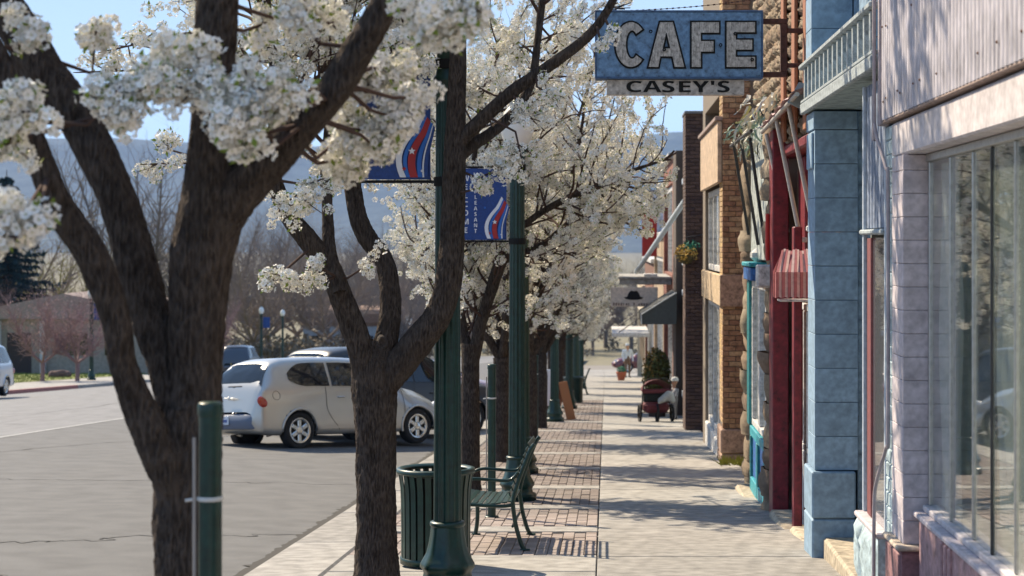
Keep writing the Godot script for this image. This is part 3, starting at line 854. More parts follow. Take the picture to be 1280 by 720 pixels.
func litter_bin(label: String, at: Vector3) -> Node3D:
	var t := thing("litter_bin", label, "trash can", at, 0.0, "green slatted litter bins")
	var n := 26
	for k in n:
		var a := TAU * k / n
		var s := MB.new()
		var rows := []
		for q in [[0.272, 0.05], [0.272, 0.3], [0.274, 0.52], [0.278, 0.62], [0.288, 0.69], [0.296, 0.735]]:
			var line := PackedVector3Array()
			for w in [-1, 1]: line.append(Vector3(q[0], q[1], -w * 0.024))
			rows.append(line)
		var inner := []
		for r in rows:
			var line := PackedVector3Array()
			for q in r: line.append(q - Vector3(0.006, 0, 0))
			inner.append(line)
		s.grid(rows)
		s.grid(inner, false, true)
		for e in [0, 1]:
			for i in rows.size() - 1:
				if e == 0: s.quad(inner[i][e], rows[i][e], rows[i + 1][e], inner[i + 1][e])
				else: s.quad(rows[i][e], inner[i][e], inner[i + 1][e], rows[i + 1][e])
		var o := lpart(t, "slat", s, green())
		o.rotation.y = a
	var r := MB.new()
	r.lathe([[0.28, 0.735], [0.308, 0.735], [0.314, 0.75], [0.308, 0.772], [0.285, 0.778], [0.255, 0.765], [0.25, 0.75], [0.28, 0.735]], 40)
	lpart(t, "rim", r, green())
	var b := MB.new()
	b.lathe([[0.001, 0.03], [0.282, 0.03], [0.282, 0.075], [0.26, 0.08]], 40)
	lpart(t, "base_ring", b, green())
	var l := MB.new()
	l.lathe([[0.001, 0.06], [0.245, 0.06], [0.25, 0.72], [0.235, 0.72], [0.23, 0.1], [0.001, 0.1]], 32)
	lpart(t, "liner", l, mat("black_plastic", Color(0.012, 0.013, 0.014), {"r": 0.6}))
	for k in 3:
		var f := MB.new()
		f.lathe([[0.001, 0.0], [0.025, 0.0], [0.025, 0.031], [0.001, 0.031]], 10, Vector3(0.2 * cos(k * TAU / 3), 0, 0.2 * sin(k * TAU / 3)))
		lpart(t, "foot", f, green())
	return t
func bench(label: String, at: Vector3, turn := 0.0) -> Node3D:  # foot of the near rear leg; the seat faces -x, the length runs along -z
	var t := thing("park_bench", label, "bench", at, turn, "green metal benches facing the street")
	var L := 1.32
	var g := green()
	for z in [0.0, -L]:
		var o := Vector3(0, -FALL * -z, z)
		var P := func(l: Array) -> Array: return l.map(func(q): return o + Vector3(q[0], q[1], 0))
		var leg := func(called: String, l: Array, r: float) -> void:
			var src := l.map(func(q): return [q[0] + o.x, q[1] + o.y, o.z, r])
			var sp := smooth_path(src, 4)
			var m := MB.new()
			m.tube(sp[0], sp[1], 8)
			lpart(t, called, m, g)
		leg.call("leg", [[0.0, 0.005], [-0.03, 0.06], [-0.07, 0.2], [-0.09, 0.32], [-0.1, 0.41]], 0.019)
		leg.call("leg", [[-0.505, 0.005], [-0.49, 0.1], [-0.485, 0.22], [-0.495, 0.33], [-0.53, 0.41]], 0.019)
		leg.call("back_post", [[-0.1, 0.38], [-0.085, 0.47], [-0.045, 0.6], [0.01, 0.75], [0.05, 0.85], [0.085, 0.90]], 0.018)
		leg.call("armrest", [[-0.055, 0.66], [-0.085, 0.62], [-0.15, 0.59], [-0.32, 0.60], [-0.44, 0.605], [-0.52, 0.575], [-0.56, 0.5], [-0.56, 0.43], [-0.53, 0.395], [-0.49, 0.40]], 0.014)
		leg.call("seat_rail", [[-0.53, 0.392], [-0.4, 0.382], [-0.2, 0.372], [-0.09, 0.385]], 0.015)
		for fx in [0.0, -0.505]:
			var f := MB.new()
			f.box(o + Vector3(fx + 0.005, 0.006, 0), Vector3(0.085, 0.012, 0.05), 0.004)
			lpart(t, "foot", f, g)
	var slope := FALL
	var bar := func(called: String, x: float, y: float, w: float, h: float, rz: float) -> void:
		var m := MB.new()
		var tr := Transform3D(Basis(Vector3(0, -slope, -1).normalized().cross(Vector3.UP).normalized() * -1.0, Vector3(0, 1, -slope).normalized(), Vector3(0, slope, 1).normalized()), Vector3(x, y - slope * L / 2, -L / 2))
		tr.basis = tr.basis * Basis(Vector3(0, 0, 1), rz)
		m.box(Vector3.ZERO, Vector3(w, h, L), 0.004, tr)
		lpart(t, called, m, g)
	for k in 9:
		var f := k / 8.0
		bar.call("slat", -0.535 + 0.42 * f, 0.412 - 0.022 * sin(f * PI) , 0.050, 0.012, lerpf(0.35, -0.12, minf(1, f * 3)))
	for k in 9:
		var f := k / 8.0
		bar.call("back_slat", lerpf(-0.098, 0.062, f) - 0.026, lerpf(0.47, 0.885, f), 0.010, 0.049, -0.36)
	var st := MB.new()
	st.rod(Vector3(-0.1, 0.2, -0.0), Vector3(-0.1, 0.2 - FALL * L, -L), 0.011)
	lpart(t, "stretcher", st, g)
	return t
func board_sign(label: String, at: Vector3, turn: float, col: Color) -> Node3D:
	var t := thing("sandwich_board", label, "sign", at, turn, "")
	for sd in [-1, 1]:
		var b := MB.new()
		b.box(Vector3(0, 0.45, 0), Vector3(0.5, 0.9, 0.02), 0.004, Transform3D(Basis(Vector3.RIGHT, -sd * 0.25), Vector3(0, 0, sd * 0.225)))
		lpart(t, "panel", b, mat("board_%d" % int(col.r * 1000), col, {"t": "grain", "s": 2.0, "r": 0.7}))
	var c := MB.new()
	c.rod(Vector3(0.24, 0.3, 0.15), Vector3(0.24, 0.3, -0.15), 0.004)
	lpart(t, "chain", c, mat("black_iron", Color(0.02, 0.018, 0.018), {"r": 0.5}))
	return t
# ---------------------------------------------------------------- bodies (smooth union of tapered bones, meshed as surface nets)
func flesh(bones: Array, cell: float, k := 0.03) -> MB:
	var lo := Vector3(1e9, 1e9, 1e9)
	var hi := -lo
	for b in bones:
		for e in [0, 1]:
			var r: float = b[2 + e] + 0.03
			lo = lo.min(b[e] - Vector3.ONE * r)
			hi = hi.max(b[e] + Vector3.ONE * r)
	var nx := int((hi.x - lo.x) / cell) + 2
	var ny := int((hi.y - lo.y) / cell) + 2
	var nz := int((hi.z - lo.z) / cell) + 2
	var field := PackedFloat32Array()
	var tint := PackedColorArray()
	field.resize(nx * ny * nz)
	tint.resize(nx * ny * nz)
	for x in nx:
		for y in ny:
			for z in nz:
				var q := lo + Vector3(x, y, z) * cell
				var d := 1e9
				var near := 1e9
				var cc := Color()
				for b in bones:
					var ab: Vector3 = b[1] - b[0]
					var h := clampf((q - b[0]).dot(ab) / ab.dot(ab), 0, 1)
					var e: float = (q - b[0] - ab * h).length() - lerpf(b[2], b[3], h)
					if e < near:
						near = e
						cc = b[4]
					var w := clampf(0.5 + 0.5 * (d - e) / k, 0, 1)
					d = lerpf(d, e, w) - k * w * (1 - w) if d < 1e8 else e
				field[(x * ny + y) * nz + z] = d
				tint[(x * ny + y) * nz + z] = cc
	var at := func(x: int, y: int, z: int) -> int: return (x * ny + y) * nz + z
	var cells := {}
	for x in nx - 1:
		for y in ny - 1:
			for z in nz - 1:
				var sum := Vector3()
				var cnt := 0
				for e in [[0, 0, 0, 1, 0, 0], [0, 1, 0, 1, 1, 0], [0, 0, 1, 1, 0, 1], [0, 1, 1, 1, 1, 1], [0, 0, 0, 0, 1, 0], [1, 0, 0, 1, 1, 0], [0, 0, 1, 0, 1, 1], [1, 0, 1, 1, 1, 1], [0, 0, 0, 0, 0, 1], [1, 0, 0, 1, 0, 1], [0, 1, 0, 0, 1, 1], [1, 1, 0, 1, 1, 1]]:
					var a: float = field[at.call(x + e[0], y + e[1], z + e[2])]
					var b: float = field[at.call(x + e[3], y + e[4], z + e[5])]
					if (a < 0) != (b < 0):
						sum += Vector3(e[0], e[1], e[2]).lerp(Vector3(e[3], e[4], e[5]), a / (a - b))
						cnt += 1
				if cnt: cells[at.call(x, y, z)] = lo + (Vector3(x, y, z) + sum / cnt) * cell
	var norm := func(q: Vector3) -> Vector3:
		var i := ((q - lo) / cell).clamp(Vector3.ONE, Vector3(nx - 3, ny - 3, nz - 3)).round()
		var x := int(i.x)
		var y := int(i.y)
		var z := int(i.z)
		return Vector3(field[at.call(x + 1, y, z)] - field[at.call(x - 1, y, z)], field[at.call(x, y + 1, z)] - field[at.call(x, y - 1, z)], field[at.call(x, y, z + 1)] - field[at.call(x, y, z - 1)]).normalized()
	var mb := MB.new()
	for x in range(1, nx - 1):
		for y in range(1, ny - 1):
			for z in range(1, nz - 1):
				var here: float = field[at.call(x, y, z)]
				for ax in 3:
					var o := Vector3i(x, y, z)
					var e := o
					e[ax] += 1
					var there: float = field[at.call(e.x, e.y, e.z)]
					if (here < 0) == (there < 0): continue
					var a1 := (ax + 1) % 3
					var a2 := (ax + 2) % 3
					var q := []
					for s in [[0, 0], [-1, 0], [-1, -1], [0, -1]]:
						var w := o
						w[a1] += s[0]
						w[a2] += s[1]
						q.append(cells.get(at.call(w.x, w.y, w.z), Vector3()))
					mb.col = tint[at.call(x, y, z) if here < 0 else at.call(e.x, e.y, e.z)]
					for i in ([0, 2, 1, 0, 3, 2] if here < 0 else [0, 1, 2, 0, 2, 3]):
						mb.p(q[i], norm.call(q[i]))
	return mb
func person(label: String, at: Vector3, turn: float, h: float, top: Color, legs: Color, skin: Color, hair: Color, head_share: float, reach: float) -> Node3D:
	var t := thing("person", label, "person", at, turn)
	var s := h
	var hd := h * head_share
	var hip := h * 0.49
	var sh := h - hd * 1.35
	var shoe := Color(0.03, 0.03, 0.035)
	var w := h * 0.105
	var B := []
	for sd in [-1.0, 1.0]:
		B.append([Vector3(sd * w * 0.5, hip, 0), Vector3(sd * w * 0.55, h * 0.27, 0.01), h * 0.052, h * 0.036, legs])
		B.append([Vector3(sd * w * 0.55, h * 0.27, 0.01), Vector3(sd * w * 0.55, h * 0.05, -0.01), h * 0.036, h * 0.024, legs])
		B.append([Vector3(sd * w * 0.55, h * 0.025, -0.01), Vector3(sd * w * 0.65, h * 0.02, h * 0.075), h * 0.024, h * 0.019, shoe])
		var el := Vector3(sd * w * 1.45, sh - h * 0.17, h * 0.05 * reach)
		var ha := Vector3(sd * w * lerpf(1.5, 0.9, reach), lerpf(h * 0.46, h * 0.55, reach), h * lerpf(0.03, 0.2, reach))
		B.append([Vector3(sd * w * 1.15, sh - h * 0.025, 0), el, h * 0.034, h * 0.027, top])
		B.append([el, ha, h * 0.027, h * 0.019, top])
		B.append([ha, ha + (ha - el).normalized() * h * 0.045, h * 0.018, h * 0.014, skin])
	B.append([Vector3(0, hip, 0), Vector3(0, hip + h * 0.1, 0), h * 0.075, h * 0.07, legs])
	B.append([Vector3(-w * 0.35, hip + h * 0.1, 0), Vector3(-w * 0.6, sh - h * 0.05, 0), h * 0.062, h * 0.062, top])
	B.append([Vector3(w * 0.35, hip + h * 0.1, 0), Vector3(w * 0.6, sh - h * 0.05, 0), h * 0.062, h * 0.062, top])
	B.append([Vector3(0, sh - h * 0.02, 0), Vector3(0, sh + hd * 0.4, 0.005), h * 0.034, h * 0.03, skin])
	B.append([Vector3(0, h - hd * 0.62, hd * 0.06), Vector3(0, h - hd * 0.45, 0), hd * 0.36, hd * 0.42, skin])
	B.append([Vector3(0, h - hd * 0.58, hd * 0.44), Vector3(0, h - hd * 0.62, hd * 0.47), hd * 0.06, hd * 0.06, skin])
	lpart(t, "body", flesh(B, 0.02), mat("figure", Color(1, 1, 1), {"v": true, "r": 0.85}))
	var hm := MB.new()
	hm.lathe([[hd * 0.46, -0.02 * hd], [hd * 0.47, hd * 0.1], [hd * 0.42, hd * 0.28], [hd * 0.28, hd * 0.42], [0.001, hd * 0.48]], 16, Vector3(0, h - hd * 0.42, -hd * 0.04))
	hm.box(Vector3(0, h - hd * 0.42, hd * 0.4), Vector3(hd * 0.7, hd * 0.06, hd * 0.4), 0.01)
	lpart(t, "cap", hm, mat("cap_%d" % int(hair.r * 999), hair, {"r": 0.9}))
	return t
# ---------------------------------------------------------------- vehicles; the nose points to -z, the origin lies on the road between the axles
# stations: z, underside, waist, roof, half widths at sill, waist and roof
const HATCH := [[2.17, 0.44, 0.62, 0.66, 0.66, 0.62, 0.5], [2.15, 0.35, 0.84, 0.90, 0.78, 0.74, 0.62], [2.10, 0.30, 0.99, 1.04, 0.82, 0.77, 0.66], [2.02, 0.27, 1.03, 1.16, 0.835, 0.785, 0.655], [1.90, 0.25, 1.04, 1.36, 0.845, 0.79, 0.635], [1.76, 0.24, 1.05, 1.51, 0.862, 0.795, 0.61], [1.5, 0.23, 1.05, 1.58, 0.872, 0.79, 0.58], [0.9, 0.23, 1.05, 1.60, 0.835, 0.79, 0.58], [0.3, 0.22, 1.04, 1.60, 0.815, 0.79, 0.58], [-0.2, 0.22, 1.03, 1.575, 0.815, 0.785, 0.575], [-0.5, 0.22, 1.02, 1.50, 0.82, 0.78, 0.565], [-0.78, 0.22, 1.01, 1.33, 0.84, 0.765, 0.56], [-1.02, 0.22, 0.98, 1.12, 0.865, 0.74, 0.55], [-1.2, 0.22, 0.90, 1.05, 0.88, 0.68, 0.44], [-1.6, 0.22, 0.80, 0.98, 0.88, 0.66, 0.36], [-1.95, 0.24, 0.70, 0.86, 0.81, 0.60, 0.30], [-2.12, 0.30, 0.58, 0.66, 0.62, 0.45, 0.28], [-2.17, 0.40, 0.5, 0.54, 0.4, 0.3, 0.2]]
const WAGON := [[2.38, 0.46, 0.7, 0.74, 0.62, 0.6, 0.5], [2.34, 0.36, 0.98, 1.02, 0.82, 0.78, 0.66], [2.25, 0.32, 1.06, 1.22, 0.88, 0.84, 0.7], [2.1, 0.3, 1.08, 1.52, 0.9, 0.86, 0.69], [1.9, 0.3, 1.08, 1.72, 0.91, 0.87, 0.68], [1.5, 0.3, 1.08, 1.78, 0.92, 0.88, 0.68], [0.4, 0.3, 1.07, 1.79, 0.92, 0.88, 0.68], [-0.2, 0.3, 1.06, 1.75, 0.92, 0.88, 0.68], [-0.6, 0.3, 1.06, 1.55, 0.92, 0.87, 0.67], [-1.0, 0.3, 1.07, 1.2, 0.92, 0.84, 0.66], [-1.2, 0.3, 1.03, 1.13, 0.92, 0.82, 0.6], [-1.9, 0.3, 0.96, 1.06, 0.91, 0.8, 0.55], [-2.25, 0.34, 0.82, 0.94, 0.86, 0.74, 0.5], [-2.36, 0.42, 0.62, 0.7, 0.7, 0.6, 0.4]]
const SALOON := [[2.3, 0.4, 0.66, 0.7, 0.6, 0.56, 0.4], [2.26, 0.32, 0.86, 0.92, 0.78, 0.72, 0.55], [2.1, 0.28, 0.94, 1.04, 0.84, 0.78, 0.6], [1.75, 0.26, 0.96, 1.12, 0.86, 0.8, 0.6], [1.3, 0.25, 0.95, 1.36, 0.87, 0.81, 0.58], [0.9, 0.25, 0.94, 1.45, 0.87, 0.81, 0.57], [0.2, 0.25, 0.92, 1.47, 0.87, 0.81, 0.57], [-0.4, 0.25, 0.91, 1.38, 0.87, 0.8, 0.57], [-0.9, 0.25, 0.92, 1.12, 0.87, 0.78, 0.57], [-1.15, 0.25, 0.88, 0.99, 0.87, 0.75, 0.5], [-1.9, 0.26, 0.78, 0.88, 0.84, 0.7, 0.45], [-2.2, 0.3, 0.64, 0.74, 0.74, 0.6, 0.4], [-2.3, 0.4, 0.54, 0.6, 0.5, 0.4, 0.3]]
func station(tab: Array, z: float) -> Array:
	var i := 0
	while i < tab.size() - 2 and tab[i + 1][0] > z: i += 1
	var t := clampf((tab[i][0] - z) / (tab[i][0] - tab[i + 1][0]), 0, 1)
	var r := []
	for k in 7: r.append(lerpf(tab[i][k], tab[i + 1][k], t))
	return r
func section(s: Array) -> Array:            # half outline, underside to roof: [x, y]
	var b: float = s[1]
	var w: float = s[2]
	var t: float = s[3]
	var g := maxf(t - w, 0.001)
	return [[0.0, b + 0.02], [s[4] * 0.6, b + 0.01], [s[4] * 0.93, b], [s[4] * 0.995, b + 0.05], [s[4] * 1.0, lerpf(b, w, 0.35)], [s[4] * 0.997, lerpf(b, w, 0.62)], [lerpf(s[4], s[5], 0.55), lerpf(b, w, 0.86)], [s[5], w], [lerpf(s[5], s[6], 0.42), w + g * 0.38], [lerpf(s[5], s[6], 0.78), w + g * 0.68], [s[6], w + g * 0.86], [s[6] * 0.90, w + g * 0.95], [s[6] * 0.62, w + g * 0.99], [s[6] * 0.3, w + g * 1.0], [0.0, t]]
func flank(tab: Array, z: float, y: float) -> float:
	var q := section(station(tab, z))
	for i in range(3, q.size() - 1):
		if y >= q[i][1] and y <= q[i + 1][1]: return lerpf(q[i][0], q[i + 1][0], (y - q[i][1]) / maxf(q[i + 1][1] - q[i][1], 1e-5))
	return q[-3][0]
func ztop(tab: Array, y: float, rear: bool) -> float:
	var z := 2.0 if rear else -1.6
	for k in 300:
		if station(tab, z)[3] >= y: return z
		z += -0.012 if rear else 0.012
	return z
func wheel(t: Node3D, at: Vector3, r: float, side: float, m: Material) -> void:
	var h := Node3D.new()
	h.name = "wheel"
	t.add_child(h, true)
	h.position = at
	h.rotation.z = -side * PI / 2
	var ty := MB.new()
	ty.lathe([[r * 0.68, -0.10], [r * 0.9, -0.105], [r * 0.985, -0.085], [r, -0.05], [r, 0.05], [r * 0.985, 0.085], [r * 0.9, 0.105], [r * 0.72, 0.095], [r * 0.68, 0.06], [r * 0.68, -0.10]], 36)
	lpart(h, "tyre", ty, mat("rubber", Color(0.014, 0.014, 0.015), {"r": 0.8, "t": "grain", "s": 3.0}))
	var bk := MB.new()
	bk.lathe([[0.001, 0.045], [r * 0.69, 0.045]], 28)
	lpart(h, "brake_disc", bk, mat("wheel_dark", Color(0.018, 0.018, 0.018), {"r": 0.6}))
	var ri := MB.new()
	ri.lathe([[r * 0.54, 0.052], [r * 0.56, 0.088], [r * 0.60, 0.095], [r * 0.67, 0.105], [r * 0.70, 0.10], [r * 0.705, 0.07]], 36)
	ri.lathe([[r * 0.25, 0.055], [r * 0.24, 0.088], [r * 0.16, 0.098], [0.001, 0.10]], 24)
	for k in 6:
		var a := TAU * k / 6
		ri.box(Vector3.ZERO, Vector3(r * 0.40, 0.035, r * 0.24), 0.012, Transform3D(Basis(Vector3.UP, a), Vector3(cos(a) * r * 0.39, 0.078, -sin(a) * r * 0.39)))
	lpart(h, "rim", ri, m)
func car(called: String, label: String, at: Vector3, turn: float, tab: Array, paint: Material, o: Dictionary) -> Node3D:
	var t := thing(called, label, o.get("cat", "car"), at, 0.0, o.get("group", ""))
	t.basis = GB * Basis(Vector3.UP, turn)
	if o.has("roll"): t.basis = t.basis * Basis(Vector3(0, 0, 1), o.roll) 
	var wb: float = o.get("wb", 1.308)
	var tr: float = o.get("track", 0.745)
	var wr: float = o.get("wr", 0.318)
	var arch := wr + 0.055
	var z0: float = tab[0][0]
	var z1: float = tab[-1][0]
	var cols := 96
	var shell := []
	for side in [1.0, -1.0]:
		var rows := []
		for i in cols + 1:
			var f := float(i) / cols
			var z := lerpf(z0, z1, f - 0.07 * sin(TAU * f) / TAU * 4)
			var q := section(station(tab, z))
			var line := PackedVector3Array()
			for k in q.size() - 1:
				for s in 3: line.append(Vector3(side * lerpf(q[k][0], q[k + 1][0], s / 3.0), lerpf(q[k][1], q[k + 1][1], s / 3.0), z))
			line.append(Vector3(0, q[-1][1], z))
			rows.append(line)
		shell.append(rows)
	# soften the kinks of the outline
	for rows in shell:
		for pass_ in 3:
			for j in rows[0].size():
				var last: Vector3 = rows[0][j]
				for i in range(1, rows.size() - 1):
					var here: Vector3 = rows[i][j]
					rows[i][j] = here * 0.5 + (last + rows[i + 1][j]) * 0.25
					last = here
			for i in rows.size():
				var last: Vector3 = rows[i][0]
				for j in range(1, rows[i].size() - 1):
					var here: Vector3 = rows[i][j]
					rows[i][j] = here * 0.5 + (last + rows[i][j + 1]) * 0.25
					last = here
	var body := MB.new()
	var inarch := func(q: Vector3) -> bool:
		return absf(q.x) > 0.4 and (Vector2(q.y - wr, absf(q.z) - wb).length() < arch)
	body.grid(shell[0], false, true, Vector2.ONE, inarch)
	body.grid(shell[1], false, false, Vector2.ONE, inarch)
	lpart(t, "body", body, paint)
	var well := MB.new()
	for s in [-1.0, 1.0]:
		for z in [wb, -wb]:
			var line := []
			for k in 15:
				var a := PI * k / 14.0 * 1.12 - 0.06 * PI
				line.append(Vector2(cos(a), sin(a)) * (arch + 0.012))
			for k in 14:
				var a: Vector2 = line[k]
				var b: Vector2 = line[k + 1]
				well.quad(Vector3(s * 0.45, wr + a.y, z + a.x), Vector3(s * 0.45, wr + b.y, z + b.x), Vector3(s * (tr + 0.02), wr + b.y, z + b.x), Vector3(s * (tr + 0.02), wr + a.y, z + a.x))
				well.tri(Vector3(s * 0.45, wr, z), Vector3(s * 0.45, wr + a.y, z + a.x), Vector3(s * 0.45, wr + b.y, z + b.x))
	lpart(t, "wheel_wells", well, mat("underbody", Color(0.16, 0.16, 0.155), {"r": 0.9}))
	for s in [-1.0, 1.0]:
		for z in [wb, -wb]:
			var lip := []
			for k in 17:
				var a := PI * k / 16.0 * 1.14 - 0.07 * PI
				var y := wr + sin(a) * arch
				var zz: float = z + cos(a) * arch
				lip.append(Vector3(s * (flank(tab, zz, maxf(y, 0.27)) + 0.004), y, zz))
			var lm := MB.new()
			lm.tube(lip, lip.map(func(_q): return 0.021), 6)
			lpart(t, "arch_lip", lm, paint)
			wheel(t, Vector3(s * tr, wr, z), wr, s, o.get("rim", mat("alloy", Color(0.62, 0.62, 0.6), {"r": 0.22, "m": 0.85})))
	var dark: Material = o.get("glass", mat("tinted_glass", Color(0.012, 0.014, 0.017), {"r": 0.05, "spec": 0.25}))
	# side windows between rear and front pillar, each a pane
	var win: Array = o.get("side", [[1.46, 0.62], [0.56, -0.22], [-0.27, -0.66]])
	var lowest: float = win[-1][1]
	for s in [1.0, -1.0]:
		for w in win:
			var rows := []
			for i in 13:
				var z: float = lerpf(w[0], w[1], i / 12.0)
				var q := station(tab, z)
				var lo: float = q[2] + 0.035
				var hi: float = q[2] + (q[3] - q[2]) * 0.80
				var ex := 0.0
				if w == win[0]: ex = pow(maxf(0, 1 - i / 5.0), 2)
				if w == win[-1]: ex = maxf(ex, pow(maxf(0, (i - 8) / 4.0), 2) * 0.2)
				var line := PackedVector3Array()
				for k in 7:
					var y := lerpf(lo + (hi - lo) * 0.28 * ex, hi - (hi - lo) * 0.42 * ex, k / 6.0)
					line.append(Vector3(s * (flank(tab, z, y) + 0.008), y, z))
				rows.append(line)
			var m := MB.new()
			m.grid(rows, false, s > 0)
			lpart(t, "side_window", m, dark)
	for rear in [true, false]:
		var lo: float = o.get("rear_lo", 1.08) if rear else o.get("front_lo", 1.16)
		var hi: float = o.get("rear_hi", 1.49) if rear else o.get("front_hi", 1.50)
		var rows := []
		for i in 11:
			var line := PackedVector3Array()
			for k in 15:
				var x := lerpf(-1, 1, k / 14.0)
				var f := i / 10.0
				var y := lerpf(lo + 0.03 * x * x, hi - 0.06 * pow(absf(x), 4), f)
				var hw: float = station(tab, ztop(tab, y, rear))[6] * lerpf(1.12, 0.95, f)
				var z := ztop(tab, y + 0.065 * pow(absf(x), 3), rear)
				line.append(Vector3(x * hw, y, z + (0.025 if rear else -0.03)))
			rows.append(line)
		var m := MB.new()
		m.grid(rows, false, rear)
		lpart(t, "rear_window" if rear else "windscreen", m, dark if rear else o.get("screen", dark))
	# bumpers
	for rear in [true, false]:
		var sg := 1.0 if rear else -1.0
		var zb: float = (z0 if rear else z1)
		var rows := []
		for y in [[0.36, -0.03], [0.38, 0.012], [0.50, 0.03], [0.60, 0.02], [0.63, -0.04]]:
			var line := PackedVector3Array()
			for k in 17:
				var x := lerpf(-1, 1, k / 16.0)
				line.append(Vector3(x * tab[3][4] * 0.985, y[0], zb + sg * (y[1] + 0.012 - 0.16 * pow(absf(x), 6.0))))
			rows.append(line)
		var m := MB.new()
		m.grid(rows, false, not rear)
		lpart(t, "rear_bumper" if rear else "front_bumper", m, o.get("bumper", paint))
	if o.has("badge"):
		var bd := MB.new()
		bd.box(Vector3(0, 0.90, z0 + 0.012), Vector3(0.30, 0.022, 0.03), 0.01)
		bd.box(Vector3(0, 0.90, z0 + 0.018), Vector3(0.07, 0.06, 0.03), 0.012)
		lpart(t, "winged_badge", bd, mat("alloy", Color(0.62, 0.62, 0.6), {"r": 0.22, "m": 0.85}))
		var wp := MB.new()
		wp.box(Vector3(0.0, 1.10, ztop(tab, 1.10, true) + 0.055), Vector3(0.42, 0.02, 0.025), 0.008)
		wp.box(Vector3(-0.02, 1.075, ztop(tab, 1.08, true) + 0.05), Vector3(0.07, 0.05, 0.04), 0.012)
		lpart(t, "rear_wiper", wp, mat("black_plastic", Color(0.012, 0.013, 0.014), {"r": 0.6}))
	if o.has("plate"):
		var m := MB.new()
		m.box(Vector3(o.plate, 0.52, z0 + 0.05), Vector3(0.31, 0.15, 0.012), 0.004)
		var pl := lpart(t, "licence_plate", m, mat("plate", Color(0.55, 0.60, 0.70), {"r": 0.4, "t": "speck", "s": 3.0}))
		var mm := MB.new()
		mm.box(Vector3(o.plate, 0.51, z0 + 0.058), Vector3(0.22, 0.05, 0.004))
		lpart(pl, "plate_print", mm, mat("plate_print", Color(0.06, 0.10, 0.28), {"r": 0.5}))
	for s in [-1.0, 1.0]:
		var tl := MB.new()
		tl.lathe([[0.001, -0.14], [0.035, -0.125], [0.058, -0.07], [0.065, 0.0], [0.058, 0.07], [0.035, 0.125], [0.001, 0.14]], 14)
		var a := lpart(t, "tail_lamp", tl, mat("lamp_red", Color(0.40, 0.028, 0.010), {"r": 0.12, "coat": 0.8}))
		var ty: float = o.get("tail", 0.82)
		var tz: float = z0 - 0.115
		a.position = Vector3(s * (flank(tab, tz, ty) - 0.008), ty, tz)
		a.rotation = Vector3(0.85, 0, 0)
		a.scale = Vector3(0.6, 0.85, 1.25)
		var hl := MB.new()
		hl.lathe([[0.001, -0.12], [0.06, -0.1], [0.09, 0.0], [0.06, 0.1], [0.001, 0.12]], 14)
		var b := lpart(t, "headlamp", hl, mat("lamp_clear", Color(0.6, 0.62, 0.64), {"r": 0.1, "coat": 0.8}))
		var hz: float = z1 + 0.25
		b.position = Vector3(s * (flank(tab, hz, 0.66) - 0.06), 0.68, hz)
		b.rotation = Vector3(-1.0, 0, 0)
		var mr := MB.new()
		mr.box(Vector3(s * (tab[8][4] + 0.11), 1.03, win[-1][1] + 0.12), Vector3(0.16, 0.13, 0.09), 0.035)
		mr.rod(Vector3(s * (tab[8][4] - 0.10), 0.99, win[-1][1] + 0.12), Vector3(s * (tab[8][4] + 0.08), 1.01, win[-1][1] + 0.12), 0.02)
		lpart(t, "mirror", mr, o.get("mirror", paint))
		# door seams and handles
		for z in o.get("seams", [0.58, -0.245, -1.0]):
			var rows := []
			for k in 13:
				var y := lerpf(0.30, station(tab, z)[2] + 0.02, k / 12.0)
				var zz: float = z
				if z == o.get("seams", [0.58])[0]: zz = z + 0.0 + 0.28 * pow(clampf((0.74 - y) / 0.4, 0, 1), 1.6) * -1.0 + 0.14
				rows.append(PackedVector3Array([Vector3(s * (flank(tab, zz, y) + 0.003), y, zz + 0.005), Vector3(s * (flank(tab, zz, y) + 0.003), y, zz - 0.005)]))
			var m := MB.new()
			m.grid(rows, false, s < 0)
			lpart(t, "door_seam", m, mat("seam", Color(0.02, 0.02, 0.02), {"r": 0.9}))
		if o.has("badge") and s > 0:
			var cap := []
			for k in 19:
				var a2 := TAU * k / 18.0
				var cy := 0.93 + 0.075 * sin(a2)
				var cz := 1.78 + 0.075 * cos(a2)
				cap.append(Vector3(flank(tab, cz, cy) + 0.001, cy, cz))
			var fm := MB.new()
			fm.tube(cap, cap.map(func(_q): return 0.0035), 4, false)
			lpart(t, "fuel_door_seam", fm, mat("seam", Color(0.02, 0.02, 0.02), {"r": 0.9}))
		for z in o.get("handles", [0.40, -0.38]):
			var m := MB.new()
			m.box(Vector3(s * (flank(tab, z, 0.88) + 0.016), 0.88, z), Vector3(0.028, 0.03, 0.15), 0.012)
			lpart(t, "door_handle", m, o.get("handle", paint))
		var rows := []
		for k in 21:
			var z := lerpf(wb - arch - 0.05, -wb + arch + 0.05, k / 20.0)
			rows.append(PackedVector3Array([Vector3(s * (flank(tab, z, 0.34) + 0.010), 0.335, z), Vector3(s * (flank(tab, z, 0.34) + 0.012), 0.375, z)]))
		var sl := MB.new()
		sl.grid(rows, false, s > 0)
		lpart(t, "sill_trim", sl, o.get("trim", paint))
	return t
